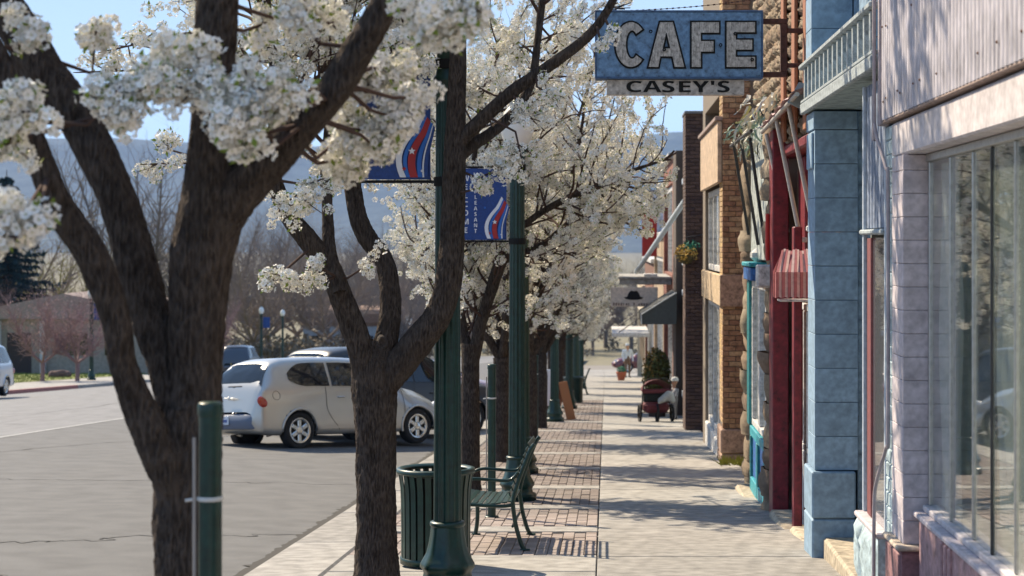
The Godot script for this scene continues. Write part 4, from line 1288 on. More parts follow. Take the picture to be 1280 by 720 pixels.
# ---------------------------------------------------------------- ground, road, pavement
func on_slope(o: Node3D) -> Node3D:
	o.basis = GB
	return o
func street() -> void:
	var earth := mat("dry_earth", Color(0.17, 0.15, 0.09), {"t": "blotch", "s": 0.05, "d": "grain", "ds": 0.8, "r": 0.95})
	var g := structure("ground")
	var mb := MB.new()
	var prof := [[-300.0, 15.87], [0.0, 0.0], [270.0, -14.28], [300.0, -15.2], [340.0, -15.6], [7000.0, -15.6]]
	for k in prof.size() - 1:
		var a: Array = prof[k]
		var b: Array = prof[k + 1]
		mb.quad(V(-6000, a[1] - 0.6, a[0]), V(6000, a[1] - 0.6, a[0]), V(6000, b[1] - 0.6, b[0]), V(-6000, b[1] - 0.6, b[0]))
	part(g, "soil", mb, earth)
	# road, crowned between the kerbs
	var road := on_slope(structure("road"))
	var crown := func(x: float) -> float: return -0.15 + 0.22 * (1.0 - pow((x + 12.6) / 9.9, 2))
	for e in [["parking_lane", -2.7, -10.9, mat("asphalt", Color(0.113, 0.113, 0.112), {"t": "speck", "s": 0.7, "d": "soft", "ds": 0.16, "r": 0.92, "b": 0.4, "bt": "speck"})], ["traffic_lane", -10.9, -22.5, mat("asphalt_worn", Color(0.17, 0.17, 0.172), {"t": "speck", "s": 0.5, "d": "soft", "ds": Vector3(0.2, 0.2, 0.06), "r": 0.88})]]:
		var rows := []
		for i in 40:
			var line := PackedVector3Array()
			for j in 11:
				var x: float = lerpf(e[1], e[2], j / 10.0)
				line.append(Vector3(x, crown.call(x), 20.0 - 290.0 * i / 39.0))
			rows.append(line)
		var m := MB.new()
		m.grid(rows, false, false)
		part(road, e[0], m, e[3])
	var paint := mat("road_paint", Color(0.30, 0.30, 0.29), {"t": "stain", "s": 1.4, "r": 0.8})
	for e in [[-10.98, -10.86, 8.0, 268.0]]:
		var m := MB.new()
		m.quad(Vector3(e[0], crown.call(e[0]) + 0.005, -e[2]), Vector3(e[1], crown.call(e[1]) + 0.005, -e[2]), Vector3(e[1], crown.call(e[1]) + 0.005, -e[3]), Vector3(e[0], crown.call(e[0]) + 0.005, -e[3]))
		part(road, "edge_line", m, paint)
	rng.seed = 19
	var seal := mat("tar_seal", Color(0.045, 0.044, 0.043), {"r": 0.75, "t": "grain", "s": 2.0})
	for e in [[-4.2, 14.0, -9.5, 22.0], [-3.4, 25.5, -10.5, 24.0], [-10.0, 27.0, -6.0, 40.0], [-3.2, 19.0, -6.5, 17.0], [-7.5, 22.0, -10.6, 33.0], [-12.0, 40.0, -20.0, 46.0], [-14.0, 36.0, -15.0, 70.0]]:
		var m := MB.new()                          # tar run into the cracks
		var n := 40
		var off := 0.0
		var last := Vector3()
		for k in n + 1:
			var f := float(k) / n
			off += rng.randfn() * 0.07
			var x := lerpf(e[0], e[2], f) + off
			var q := Vector3(x, crown.call(x) + 0.006, -lerpf(e[1], e[3], f) + rng.randfn() * 0.08)
			if k > 0:
				var w := (q - last).cross(Vector3.UP).normalized() * rng.randf_range(0.008, 0.02)
				m.quad(last - w, q - w, q + w, last + w)
			last = q
		part(road, "crack_seal", m, seal)
	# kerb stones
	var con := []
	for k in 4:
		var v: float = [1.0, 0.93, 1.06, 0.88][k]
		con.append(mat("concrete_%d" % k, Color(0.285 * v, 0.272 * v, 0.250 * v), {"t": "speck", "s": 0.8 + 0.15 * k, "d": "blotch", "ds": 0.45 + 0.1 * k, "r": 0.9, "b": 0.15, "bt": "grain"}))
	var kerb := on_slope(structure("kerb"))
	rng.seed = 5
	for k in 52:
		var d := 2.0 + k * 3.0
		piece(kerb, "kerb_stone", -2.76 + rng.randfn() * 0.004, -2.15, -0.28, rng.randfn() * 0.002, d, d + 2.985, con[rng.randi() % 4], 0.025)
	var tar := mat("gutter_dirt", Color(0.05, 0.046, 0.04), {"r": 1.0, "t": "grain", "s": 3.0})
	var gd := MB.new()
	var edge := 2.0
	var w0 := 0.28
	while edge < 90.0:                            # a ragged line of silt along the kerb
		var step := rng.randf_range(0.05, 0.16)
		var w1 := 0.225 + absf(rng.randfn()) * 0.03
		gd.quad(Vector3(-2.77 - w0, crown.call(-2.77 - w0) + 0.006, -edge), Vector3(-2.74, crown.call(-2.74) + 0.006, -edge), Vector3(-2.74, crown.call(-2.74) + 0.006, -edge - step), Vector3(-2.77 - w1, crown.call(-2.77 - w1) + 0.006, -edge - step))
		edge += step
		w0 = w1
	var litter := part(kerb, "gutter_litter", gd, tar)
	litter.set_meta("kind", "stuff")
	# pavement: concrete slabs, and panels of brick pavers between the trees
	var pave := on_slope(structure("sidewalk"))
	var bed := MB.new()
	bed.box(Vector3(-0.05, -0.24, -75.0), Vector3(5.2, 0.4, 170.0))
	part(pave, "bed", bed, mat("joint_sand", Color(0.205, 0.185, 0.16), {"t": "grain", "s": 3.0, "r": 1.0}))
	var d := 1.2
	while d < 130.0:
		var w := 1.83
		piece(pave, "slab", -0.066, 1.92, -0.09, rng.randfn() * 0.0015, d, d + w - 0.012, con[rng.randi() % 4], 0.006)
		d += w
	var panels := [[4.6, 6.6], [8.0, 10.2], [11.6, 13.2], [15.95, 17.95], [18.45, 20.45], [20.9, 23.3], [23.8, 26.9], [27.4, 30.6], [31.1, 34.5], [35.0, 38.6], [39.1, 43.0], [43.6, 48.0], [48.6, 53.5], [54.0, 60.0]]
	var bricks := []
	for k in 5:
		var v: float = [1.0, 0.88, 1.08, 0.94, 1.03][k]
		bricks.append(mat("paver_%d" % k, Color([0.285, 0.265, 0.30, 0.275, 0.29][k] * v, [0.235, 0.215, 0.25, 0.23, 0.24][k] * v, [0.21, 0.19, 0.225, 0.205, 0.212][k] * v), {"t": "speck", "s": 2.5 + k * 0.2, "r": 0.93, "b": 0.15, "bt": "grain"}))
	var from := 1.2
	var stuff := MB.new()
	var made := 0
	for pn in panels:
		var a := from
		while a < pn[0] - 0.05:                     # plain concrete up to the next brick panel
			var e := minf(a + 1.6, pn[0])
			piece(pave, "slab", -2.14, -0.075, -0.09, rng.randfn() * 0.0015, a, e - 0.012, con[rng.randi() % 4], 0.006)
			a = e
		from = pn[1]
		var bricks_here := []
		var row := 0
		var z: float = pn[0]
		while z < pn[1] - 0.1:
			for c in 20:
				var x := -2.135 + c * 0.103
				var zo := 0.1 if c % 2 else 0.0
				bricks_here.append([x, z + zo])
			z += 0.203
		for q in bricks_here:
			var hgt := rng.randfn() * 0.0022 - 0.001
			if q[1] + 0.2 > pn[1]: continue
			if (pn[0] > 15 and pn[1] < 21.0 or false) and made < 300:
				piece(pave, "brick", q[0], q[0] + 0.098, -0.06, hgt, q[1], q[1] + 0.198, bricks[rng.randi() % 5], 0.005)
				made += 1
			else:
				var s := 0.9 + rng.randf() * 0.2
				var c0: Array = [[0.285, 0.235, 0.21], [0.24, 0.195, 0.172], [0.31, 0.26, 0.232], [0.26, 0.22, 0.195], [0.295, 0.245, 0.217]][rng.randi() % 5]
				stuff.col = Color(c0[0] * s, c0[1] * s, c0[2] * s)
				stuff.bx(q[0], q[0] + 0.098, -0.06, hgt, q[1], q[1] + 0.198, 0.005)
	var so := part(pave, "pavers", stuff, mat("paver_mass", Color(1, 1, 1), {"v": true, "t": "speck", "s": 2.6, "r": 0.93}))
	so.set_meta("kind", "stuff")
	var a2 := from
	while a2 < 130:
		piece(pave, "slab", -2.14, -0.075, -0.09, 0.0, a2, a2 + 2.488, con[rng.randi() % 4], 0.006)
		a2 += 2.5
	# pavement and lawn over the road
	var far := on_slope(structure("far_sidewalk"))
	var fm := MB.new()
	fm.bx(-26.5, -22.5, -0.3, 0.0, 30, 260, 0.02)
	part(far, "paving", fm, con[0])
	for k in 3:
		var rk := MB.new()
		rk.bx(-22.62, -22.46, -0.28, 0.006, 52 + k * 10.0, 61.9 + k * 10.0, 0.02)
		part(far, "painted_kerb", rk, mat("kerb_red", Color(0.36, 0.14, 0.12), {"t": "stain", "s": 0.8, "r": 0.8}))
	var lawn := on_slope(structure("lawn"))
	var lm := MB.new()
	lm.bx(-46, -26.5, -0.3, 0.02, 60, 170)
	part(lawn, "turf", lm, mat("turf", Color(0.17, 0.19, 0.035), {"t": "grain", "s": 0.7, "d": "blotch", "ds": 0.1, "r": 0.95}))
	rng.seed = 77
	var gm := MB.new()
	for k in 9000:
		var q := Vector3(rng.randf_range(-38, -26.5), 0.02, -rng.randf_range(70, 125))
		var e := Vector3(rng.randfn() * 0.03, rng.randf_range(0.04, 0.11), rng.randfn() * 0.03)
		gm.tri(q + Vector3(-0.02, 0, 0), q + Vector3(0.02, 0, 0), q + e)
	var go := part(lawn, "grass", gm, mat("grass_blades", Color(0.15, 0.18, 0.03), {"r": 0.9}))
	go.set_meta("kind", "stuff")
# ---------------------------------------------------------------- shop fronts on the right, near to far
func lilac(k := 0) -> StandardMaterial3D:
	return mat("lilac_paint_%d" % k, [Color(0.52, 0.465, 0.485), Color(0.37, 0.32, 0.335), Color(0.54, 0.50, 0.51)][k], {"t": "soft", "s": 1.6, "d": "soft", "ds": 0.5, "r": 0.75, "b": 0.08, "bt": "grain"})
func pink_shop() -> void:
	var b := thing("pink_shop", "lilac and rose painted shop with corrugated metal upper wall and large display window", "building", V(FACADE, G(6.8), 6.8))
	var rose := mat("rose_paint", Color(0.38, 0.235, 0.24), {"t": "soft", "s": 1.8, "d": "stain", "ds": 0.8, "r": 0.8, "b": 0.25, "bt": "grain"})
	var wine := mat("wine_paint", Color(0.25, 0.125, 0.13), {"t": "soft", "s": 2.0, "d": "stain", "ds": 0.9, "r": 0.7, "b": 0.3, "bt": "grain"})
	# pier of painted blocks beside the window
	var y := 0.005
	var k := 0
	var core := MB.new()
	core.bx(FACADE + 0.012, 2.3, -0.9, 2.26, 11.11, 11.52)
	part(b, "pier_core", core, lilac(1))
	while y < 2.25:
		var h := minf(0.1353, 2.26 - y)
		piece(b, "block", FACADE, 2.28, y, y + h - 0.003, 11.10, 11.53, lilac(0), 0.003)
		y += h
		k += 1
	for e in [[-0.95, -0.32], [-0.31, -0.03]]:
		piece(b, "plinth_stone", FACADE - 0.035, 2.3, e[0], e[1], 11.04, 11.58, wine, 0.02)
	var led := MB.new()
	led.bx(FACADE - 0.05, 1.95, -0.025, 0.004, 11.02, 11.60, 0.01)
	part(b, "ledge", led, mat("ledge_stone", Color(0.50, 0.42, 0.33), {"t": "soft", "s": 2.0, "d": "stain", "ds": 1.1, "r": 0.85}))
	# rose bulkhead in panels under the window
	var d := 3.2
	while d < 11.0:
		var w := 0.78
		piece(b, "bulkhead_panel", 1.795, 2.0, -0.95, 0.165, d, minf(d + w - 0.008, 11.03), rose, 0.008)
		d += w
	for z in [10.18, 10.06, 9.94]:
		piece(b, "bulkhead_rib", 1.775, 1.81, -0.95, 0.16, z, z + 0.05, rose, 0.008)
	var sill := MB.new()
	sill.bx(1.775, 2.02, 0.168, 0.20, 3.2, 11.09, 0.008)
	part(b, "sill", sill, lilac(0))
	var s2 := MB.new()
	s2.bx(1.83, 1.93, 0.201, 0.235, 3.2, 11.09, 0.006)
	part(b, "sill_bead", s2, lilac(2))
	# frame, mullions and panes
	var alu := mat("aluminium", Color(0.42, 0.42, 0.40), {"r": 0.38, "m": 0.7, "t": "soft", "s": 2.0})
	var edges := [11.07, 10.40, 9.76, 9.29, 8.75, 8.2, 7.4, 6.6, 5.5, 4.4, 3.3]
	for i in edges.size():
		var m := MB.new()
		var w := 0.022 if i == 0 else 0.010
		m.bx(1.862, 1.892, 0.236, 2.215, edges[i] - w, edges[i] + w, 0.006)
		part(b, "mullion", m, alu if i != 3 else mat("dark_gasket", Color(0.03, 0.03, 0.03), {"r": 0.5}))
	var tf := MB.new()
	tf.bx(1.848, 1.91, 2.216, 2.258, 3.2, 11.09, 0.004)
	part(b, "window_head", tf, alu)
	for i in edges.size() - 1:
		piece(b, "window_pane", 1.872, 1.878, 0.236, 2.214, edges[i + 1] + 0.016, edges[i] - 0.016, glass("shop_glass", Color(0.85, 0.93, 0.88), 0.06), 0.0)
	# curtains just behind the glass
	for e in [[11.04, 10.42, 1.93, 0.012], [10.3, 9.0, 2.12, 0.035], [8.7, 7.4, 2.2, 0.04], [7.1, 4.0, 2.2, 0.04]]:
		var rows := []
		for i in 46:
			var z: float = lerpf(e[0], e[1], i / 45.0)
			var line := PackedVector3Array()
			for j in 13:
				line.append(V(e[2] + e[3] * sin(i * 1.4 + 0.6 * sin(j * 0.4)) + 0.01 * sin(j * 0.7 + i * 0.2), lerpf(0.24, 2.2, j / 12.0), z))
			rows.append(line)
		var m := MB.new()
		m.grid(rows, false, true)
		part(b, "curtain", m, mat("curtain", Color(0.44, 0.47, 0.42), {"r": 0.9, "back": Color(0.3, 0.3, 0.3)}))
	# the room behind
	var room := MB.new()
	room.bx(1.93, 7.0, -0.9, 0.15, 2.0, 11.05)
	part(b, "floor", room, mat("shop_floor", Color(0.14, 0.11, 0.09), {"t": "soft", "s": 1.0, "r": 0.6}))
	var rw := MB.new()
	rw.bx(7.0, 7.2, -0.9, 6.0, 1.8, 11.9)
	rw.bx(2.3, 7.0, 0.2, 6.0, 11.6, 11.9)
	rw.bx(1.9, 7.0, -0.9, 6.0, 1.8, 2.0)
	rw.bx(1.9, 7.0, 2.6, 2.8, 2.0, 11.6)
	part(b, "room_wall", rw, mat("shop_wall", Color(0.24, 0.25, 0.23), {"t": "soft", "s": 0.7, "r": 0.9}))
	# header beam and corrugated sheets above
	var bm := MB.new()
	bm.bx(1.735, 2.0, 2.262, 2.47, 2.0, 11.64, 0.012)
	part(b, "beam", bm, lilac(2))
	var tr := MB.new()
	tr.bx(1.705, 1.80, 2.482, 2.50, 2.0, 11.86, 0.006)
	part(b, "trim_board", tr, mat("rusty_board", Color(0.30, 0.225, 0.195), {"t": "stain", "s": 1.5, "r": 0.85}))
	var sheet := mat("corrugated", Color(0.46, 0.435, 0.47), {"t": "stain", "s": Vector3(2.4, 0.35, 2.4), "d": "soft", "ds": 0.6, "r": 0.62, "m": 0.1})
	var rust := mat("rust", Color(0.14, 0.06, 0.03), {"r": 0.9})
	rng.seed = 31
	var z0 := 2.0
	while z0 < 11.8:
		var z1 := minf(z0 + 0.82, 11.86)
		var rows := []
		for i in 73:
			var z := lerpf(z0, z1, i / 72.0)
			var ph := fposmod(z / 0.0911, 1.0)
			var out := 0.014 * smoothstep(0.12, 0.3, ph) * (1 - smoothstep(0.7, 0.88, ph))
			rows.append(PackedVector3Array([V(1.712 - out, 2.50, z), V(1.712 - out, 3.6, z), V(1.712 - out, 5.6, z)]))
		var m := MB.new()
		m.grid(rows, false, false)
		var o := part(b, "corrugated_sheet", m, sheet)
		o.position.x += rng.randf_range(-0.004, 0.004)
		z0 = z1
	for i in 60:
		var q := V(1.695, [2.62, 3.05, 3.5][i % 3] + rng.randfn() * 0.01, rng.randf_range(4, 11.8))
		var m := MB.new()
		m.lathe([[0.001, 0.008], [0.007, 0.004], [0.008, 0.0]], 8)
		var o := inst(b, "screw", m.mesh(), rust)
		o.position = q - absolute(b)
		o.rotation.z = PI / 2
	var up := MB.new()
	up.bx(1.73, 6.9, 2.81, 5.6, 2.0, 11.88)
	part(b, "upper_wall", up, lilac(1))
	var side := MB.new()
	side.bx(1.69, 1.76, 2.47, 5.6, 11.865, 11.93, 0.008)
	part(b, "corner_trim", side, lilac(1))
	var pipe := MB.new()
	var pp := smooth_path([[1.672, 5.6, -11.95, 0.012], [1.672, 2.62, -11.95, 0.012], [1.672, 2.5, -11.95, 0.012], [1.68, 2.38, -11.86, 0.012], [1.71, 2.2, -11.70, 0.012], [1.715, 2.05, -11.66, 0.012], [1.715, 0.65, -11.66, 0.012], [1.71, 0.5, -11.70, 0.012], [1.68, 0.28, -11.88, 0.012], [1.67, 0.1, -11.94, 0.012], [1.67, -0.6, -11.96, 0.012]], 4)
	pipe.tube(pp[0], pp[1], 8)
	part(b, "drain_pipe", pipe, lilac(1))
func blue_shop() -> void:
	var b := thing("blue_shop", "blue painted block shop with rusticated pilaster and slatted white balcony rail", "building", V(FACADE, G(14), 14))
	var blue := []
	for k in 3:
		var v: float = [1.0, 0.95, 1.04][k]
		blue.append(mat("blue_paint_%d" % k, Color(0.22 * v, 0.33 * v, 0.44 * v), {"t": "soft", "s": 1.5, "d": "soft", "ds": 0.4 + 0.1 * k, "r": 0.7, "b": 0.12, "bt": "grain"}))
	var pale := mat("pale_blue_paint", Color(0.36, 0.46, 0.50), {"t": "soft", "s": 2.0, "d": "stain", "ds": 1.1, "r": 0.75, "b": 0.2, "bt": "grain"})
	var wash := mat("weathered_white", Color(0.31, 0.355, 0.375), {"t": "stain", "s": 1.7, "d": "grain", "ds": 2.0, "r": 0.8, "b": 0.2})
	var deep := mat("recess_blue_paint", Color(0.22, 0.33, 0.44), {"t": "soft", "s": 1.5, "d": "stain", "ds": 0.9, "r": 0.75})
	# pilaster: plinth, shaft of blocks, capital
	piece(b, "plinth_stone", FACADE - 0.03, 2.05, -1.0, -0.52, 15.72, 16.36, blue[0], 0.012)
	piece(b, "plinth_stone", FACADE - 0.03, 2.05, -0.512, -0.13, 15.72, 16.36, blue[1], 0.012)
	rng.seed = 8
	var y := -0.122
	while y < 2.55:
		var h := 0.28
		piece(b, "block", FACADE, 2.075, y, y + h - 0.004, 15.78, 16.32, blue[rng.randi() % 3], 0.003)
		y += h
	piece(b, "capital", FACADE - 0.012, 2.07, 2.68, 2.83, 15.77, 16.33, blue[0], 0.006)
	piece(b, "console", FACADE - 0.02, FACADE - 0.001, 2.36, 2.66, 15.85, 16.25, blue[2], 0.008)
	# end wall of the recess, back wall, door
	var w := MB.new()
	w.bx(2.08, 3.2, -1.0, 2.83, 15.84, 16.3)
	w.bx(2.62, 3.2, -1.0, 2.83, 11.95, 15.83)
	part(b, "recess_wall", w, deep)
	var dr := MB.new()
	dr.bx(2.56, 2.615, -0.68, 1.45, 14.2, 15.2, 0.01)
	part(b, "door", dr, mat("door_brown", Color(0.10, 0.045, 0.04), {"t": "soft", "s": 2.0, "r": 0.5}))
	# stone step, cut stone bulkhead, side window
	piece(b, "step", 1.78, 2.6, -1.0, -0.66, 13.05, 15.70, mat("step_stone", Color(0.40, 0.34, 0.25), {"t": "soft", "s": 1.4, "d": "stain", "ds": 1.0, "r": 0.9, "b": 0.4, "bt": "grain"}), 0.02)
	for e in [[-0.95, -0.52, 11.98, 12.44], [-0.95, -0.52, 12.46, 12.96], [-0.50, -0.10, 11.98, 12.66], [-0.50, -0.10, 12.68, 12.96]]:
		var m := MB.new()
		rng.seed = int(e[2] * 100)
		var rows := []
		for i in 9:
			var line := PackedVector3Array()
			for j in 9:
				var edge := i in [0, 8] or j in [0, 8]
				line.append(V(1.70 - (0.0 if edge else 0.018 + absf(rng.randfn()) * 0.012), lerpf(e[0], e[1], j / 8.0), lerpf(e[2], e[3], i / 8.0)))
			rows.append(line)
		m.grid(rows, false, false)
		m.bx(1.701, 2.2, e[0], e[1], e[2], e[3])
		part(b, "bulkhead_stone", m, pale)
	piece(b, "bulkhead_cap", 1.68, 2.3, -0.096, -0.06, 11.95, 12.99, lilac(0), 0.01)
	var brick := MB.new()
	brick.bx(1.75, 2.2, -0.05, 2.45, 11.55, 11.90)
	part(b, "wall_core", brick, pale)
	y = -0.05
	while y < 2.44:
		for e in [[11.545, 11.72], [11.728, 11.905]]:
			piece(b, "brick", 1.738, 1.79, y, y + 0.083, e[0], e[1], pale, 0.006)
		y += 0.09
	var fr := MB.new()
	fr.bx(1.735, 1.762, -0.06, 2.8, 12.92, 12.98, 0.006)
	fr.bx(1.735, 1.762, -0.06, 2.8, 11.92, 11.97, 0.006)
	part(b, "window_frame", fr, mat("frame_blue_white", Color(0.42, 0.48, 0.55), {"t": "soft", "s": 2.0, "r": 0.6}))
	var jamb := MB.new()
	jamb.bx(1.74, 1.775, -0.055, 1.78, 12.60, 12.78, 0.005)
	part(b, "window_jamb", jamb, mat("jamb_red", Color(0.20, 0.06, 0.06), {"t": "soft", "s": 2.0, "r": 0.6}))
	piece(b, "window_pane", 1.755, 1.761, -0.055, 1.78, 11.975, 12.595, glass("dark_shop_glass", Color(0.5, 0.52, 0.55), 0.35), 0.0)
	var bk := MB.new()
	bk.bx(2.56, 2.61, -0.055, 2.8, 11.95, 13.0)
	bk.bx(1.80, 2.56, -0.055, 2.8, 13.0, 13.04)
	bk.bx(1.84, 2.56, 1.80, 1.84, 11.95, 12.99)
	part(b, "window_recess", bk, mat("shop_wall", Color(), {}))
	piece(b, "transom", 1.715, 1.78, 1.80, 1.835, 11.95, 13.0, wash, 0.01)
	for k in 7:
		piece(b, "transom_board", 1.755, 1.79, 1.84, 2.80, 11.98 + k * 0.135, 11.98 + k * 0.135 + 0.11, mat("board_blue", Color(0.17, 0.21, 0.29), {"t": "soft", "s": 2.0, "d": "stain", "ds": 1.5, "r": 0.7}), 0.006)
	# balcony with slatted rail
	piece(b, "balcony_floor", 1.70, 2.5, 2.845, 2.90, 11.98, 16.34, mat("soffit_blue", Color(0.23, 0.29, 0.30), {"t": "soft", "s": 1.5, "d": "stain", "ds": 1.0, "r": 0.8}), 0.006)
	piece(b, "balcony_fascia", 1.655, 1.698, 2.835, 2.925, 11.98, 16.36, wash, 0.008)
	piece(b, "bottom_rail", 1.66, 1.71, 2.928, 2.955, 11.98, 16.36, wash, 0.006)
	piece(b, "top_rail", 1.645, 1.715, 3.215, 3.262, 11.98, 16.38, wash, 0.012)
	for k in 15:
		var z := 12.10 + k * 0.285
		piece(b, "baluster", 1.668, 1.70, 2.956, 3.214, z, z + 0.068, wash, 0.004)
	var uw := MB.new()
	uw.bx(2.05, 2.6, 2.91, 6.2, 11.98, 16.3)
	part(b, "upper_wall", uw, mat("upper_blue", Color(0.22, 0.33, 0.44), {"t": "soft", "s": 1.2, "d": "stain", "ds": 0.5, "r": 0.75}))
	for e in [[15.86, 16.3, 1.70, 2.04], [13.9, 14.1, 1.92, 2.04], [12.8, 13.0, 1.92, 2.04]]:
		y = 2.96
		while y < 6.1:
			piece(b, "upper_block", e[2], e[3], y, y + 0.276, e[0], e[1], blue[rng.randi() % 3], 0.003)
			y += 0.28
func poles(b: Node3D, called: String, list: Array, m: Material, r: float) -> void:
	for e in list:
		var k := MB.new()
		k.rod(V(e[0], e[1], e[4]), V(e[2], e[3], e[4]), r)
		part(b, called, k, m)
func red_shop() -> void:
	var b := thing("red_shop", "narrow dark red shop with folded awning arms between blue pilaster and stone pier", "building", V(FACADE, G(18.2), 18.2))
	var red := mat("red_paint", Color(0.165, 0.009, 0.018), {"t": "soft", "s": 1.6, "d": "stain", "ds": 1.0, "r": 0.5})
	var white := mat("shop_white", Color(0.52, 0.51, 0.49), {"t": "soft", "s": 2.0, "d": "stain", "ds": 1.2, "r": 0.7})
	for e in [[1.70, 1.865, 19.55, 19.95, -1.06, 2.9], [1.785, 1.865, 18.2, 18.4, -0.98, 1.9], [1.845, 1.90, 17.0, 17.2, -0.95, 1.9]]:
		piece(b, "pier", e[0], e[1], e[4], e[5], e[2], e[3], red, 0.01)
	var wall := MB.new()
	wall.bx(2.0, 2.5, -1.1, 2.5, 16.36, 20.0)
	part(b, "wall", wall, mat("tan_stucco", Color(0.33, 0.22, 0.145), {"t": "soft", "s": 1.3, "d": "stain", "ds": 1.0, "r": 0.9}))
	for e in [[18.42, 19.53], [17.22, 18.18], [16.4, 16.98]]:
		piece(b, "bulkhead_panel", 1.90, 1.98, -1.05, -0.25, e[0], e[1], white, 0.01)
		piece(b, "window_frame", 1.90, 1.95, -0.245, -0.19, e[0], e[1], white, 0.006)
		piece(b, "window_frame", 1.90, 1.95, 1.10, 1.16, e[0], e[1], white, 0.006)
		piece(b, "window_frame", 1.90, 1.95, -0.185, 1.095, e[0], e[0] + 0.06, white, 0.006)
		piece(b, "window_frame", 1.90, 1.95, -0.185, 1.095, e[1] - 0.06, e[1], white, 0.006)
		piece(b, "window_pane", 1.922, 1.928, -0.185, 1.095, e[0] + 0.062, e[1] - 0.062, glass("shop_glass", Color(), 0), 0.0)
	piece(b, "step", 1.66, 2.0, -1.2, -0.96, 18.0, 19.5, mat("step_stone", Color(), {}), 0.03)
	piece(b, "step", 1.72, 2.0, -1.2, -0.90, 16.5, 17.95, mat("step_stone", Color(), {}), 0.03)
	# cornice and rough upper wall
	piece(b, "cornice", 1.80, 2.2, 2.62, 2.73, 16.4, 20.0, red, 0.02)
	for e in [[16.7, 17.25], [17.8, 18.35], [18.9, 19.5]]: piece(b, "wall_panel", 1.96, 1.999, 1.2, 2.6, e[0], e[1], red, 0.006)
	stones(b, 1.80, 2.4, 2.75, 6.2, 16.4, 20.3, 0.17, 4)
	var tan := mat("tan_stucco", Color(), {})
	for e in [[16.9, 17.15], [17.9, 18.2], [19.0, 19.3]]:
		piece(b, "upper_post", 1.76, 1.795, 2.75, 5.5, e[0], e[1], mat("post_brown", Color(0.30, 0.12, 0.06), {"t": "soft", "s": 2.0, "r": 0.8}), 0.008)
	poles(b, "awning_arm", [[1.65, 3.03, 1.87, 1.95, 17.4], [1.655, 2.94, 1.88, 1.82, 18.6], [1.64, 2.86, 1.86, 1.85, 19.6]], mat("arm_grey", Color(0.42, 0.40, 0.37), {"r": 0.55, "t": "soft", "s": 2.0}), 0.021)
	for e in [[17.4, 1.85], [18.6, 1.75]]:
		piece(b, "arm_bracket", 1.82, 1.95, e[1], e[1] + 0.05, e[0] - 0.05, e[0] + 0.05, white, 0.01)
	var bar := MB.new()
	bar.rod(V(1.64, 3.02, 16.45), V(1.63, 2.90, 20.0), 0.022)
	part(b, "awning_bar", bar, mat("arm_grey", Color(), {}))
	# what is left of the awning cloth, rolled above the bar
	var rows := []
	rng.seed = 12
	for i in 41:
		var line := PackedVector3Array()
		var z := lerpf(16.45, 19.9, i / 40.0)
		for j in 7:
			var f := j / 6.0
			line.append(V(lerpf(1.98, 1.60, f) + rng.randfn() * 0.006, lerpf(3.32, 3.04, f) - 0.05 * sin(f * PI) + 0.012 * sin(i * 0.8) + rng.randfn() * 0.006 - 0.03 * (z - 16.45), z))
		rows.append(line)
	var cl := MB.new()
	cl.grid(rows, false, false)
	part(b, "awning_cloth", cl, mat("faded_pink_cloth", Color(0.50, 0.36, 0.36), {"t": "stain", "s": 1.3, "r": 0.9, "back": Color(0.25, 0.18, 0.18)}))
	var plate := MB.new()
	plate.slab(PackedVector2Array([Vector2(1.60, 2.98), Vector2(1.70, 2.93), Vector2(1.80, 2.95), Vector2(1.80, 3.14), Vector2(1.70, 3.16)]), 0.02, Transform3D(Basis(), Vector3(0, 0, -16.9)))
	part(b, "awning_end_plate", plate, mat("plate_grey", Color(0.32, 0.36, 0.37), {"r": 0.6}))
	# the little striped canopy, its pleats told apart
	var ca := thing("striped_canopy", "small pink and cream striped pleated cloth canopy on the red shop", "canopy", V(1.75, 1.22, 17.8))
	var cloth := [mat("canopy_pink", Color(0.42, 0.155, 0.165), {"r": 0.9, "t": "soft", "s": 2.0}), mat("canopy_cream", Color(0.62, 0.47, 0.45), {"r": 0.9, "t": "soft", "s": 2.0})]
	var n := 13
	for k in n:
		var x0 := lerpf(1.575, 1.94, float(k) / n)
		var x1 := lerpf(1.575, 1.94, float(k + 1) / n) - 0.001
		var xt0 := lerpf(1.66, 1.93, float(k) / n)
		var xt1 := lerpf(1.66, 1.93, float(k + 1) / n)
		var z := 17.75 + 0.018 * (k % 2) + 0.012 * sin(k * 2.1)
		var m := MB.new()
		m.quad(V(x0, 1.235 + 0.012 * (k % 2), z), V(x1, 1.235 + 0.012 * ((k + 1) % 2), z + 0.012), V(x1, 1.475, z + 0.008), V(x0, 1.475, z))
		m.quad(V(x0, 1.475, z), V(x1, 1.475, z + 0.008), V(xt1, 1.68 + 0.01 * sin(k * 1.3), z + 0.34), V(xt0, 1.68 + 0.01 * sin(k * 1.3), z + 0.34))
		part(ca, "pleat", m, cloth[k % 2])
	for k in 8:
		var z := 17.77 + k * 0.045
		var m := MB.new()
		m.quad(V(1.575 + k * 0.008, 1.235, z + 0.045), V(1.575, 1.235, z), V(1.575, 1.475, z), V(1.575 + k * 0.010, 1.475 + k * 0.02, z + 0.045))
		part(ca, "pleat", m, cloth[k % 2])
	var brk := MB.new()
	brk.bx(1.62, 1.93, 1.20, 1.218, 17.8, 18.12, 0.004)
	part(ca, "frame", brk, mat("shop_white", Color(), {}))
	var bl := thing("wall_box", "small weathered white meter box high on the stone pier", "box", V(1.66, 1.28, 20.0))
	piece(bl, "case", 1.56, 1.72, 1.28, 1.52, 19.86, 19.98, mat("shop_white", Color(), {}), 0.015)
	piece(bl, "cover", 1.58, 1.70, 1.30, 1.50, 19.845, 19.858, mat("shop_white", Color(), {}), 0.004)
	var rl := MB.new()
	rl.bx(1.66, 1.70, 1.56, 2.05, 19.9, 19.96, 0.01)
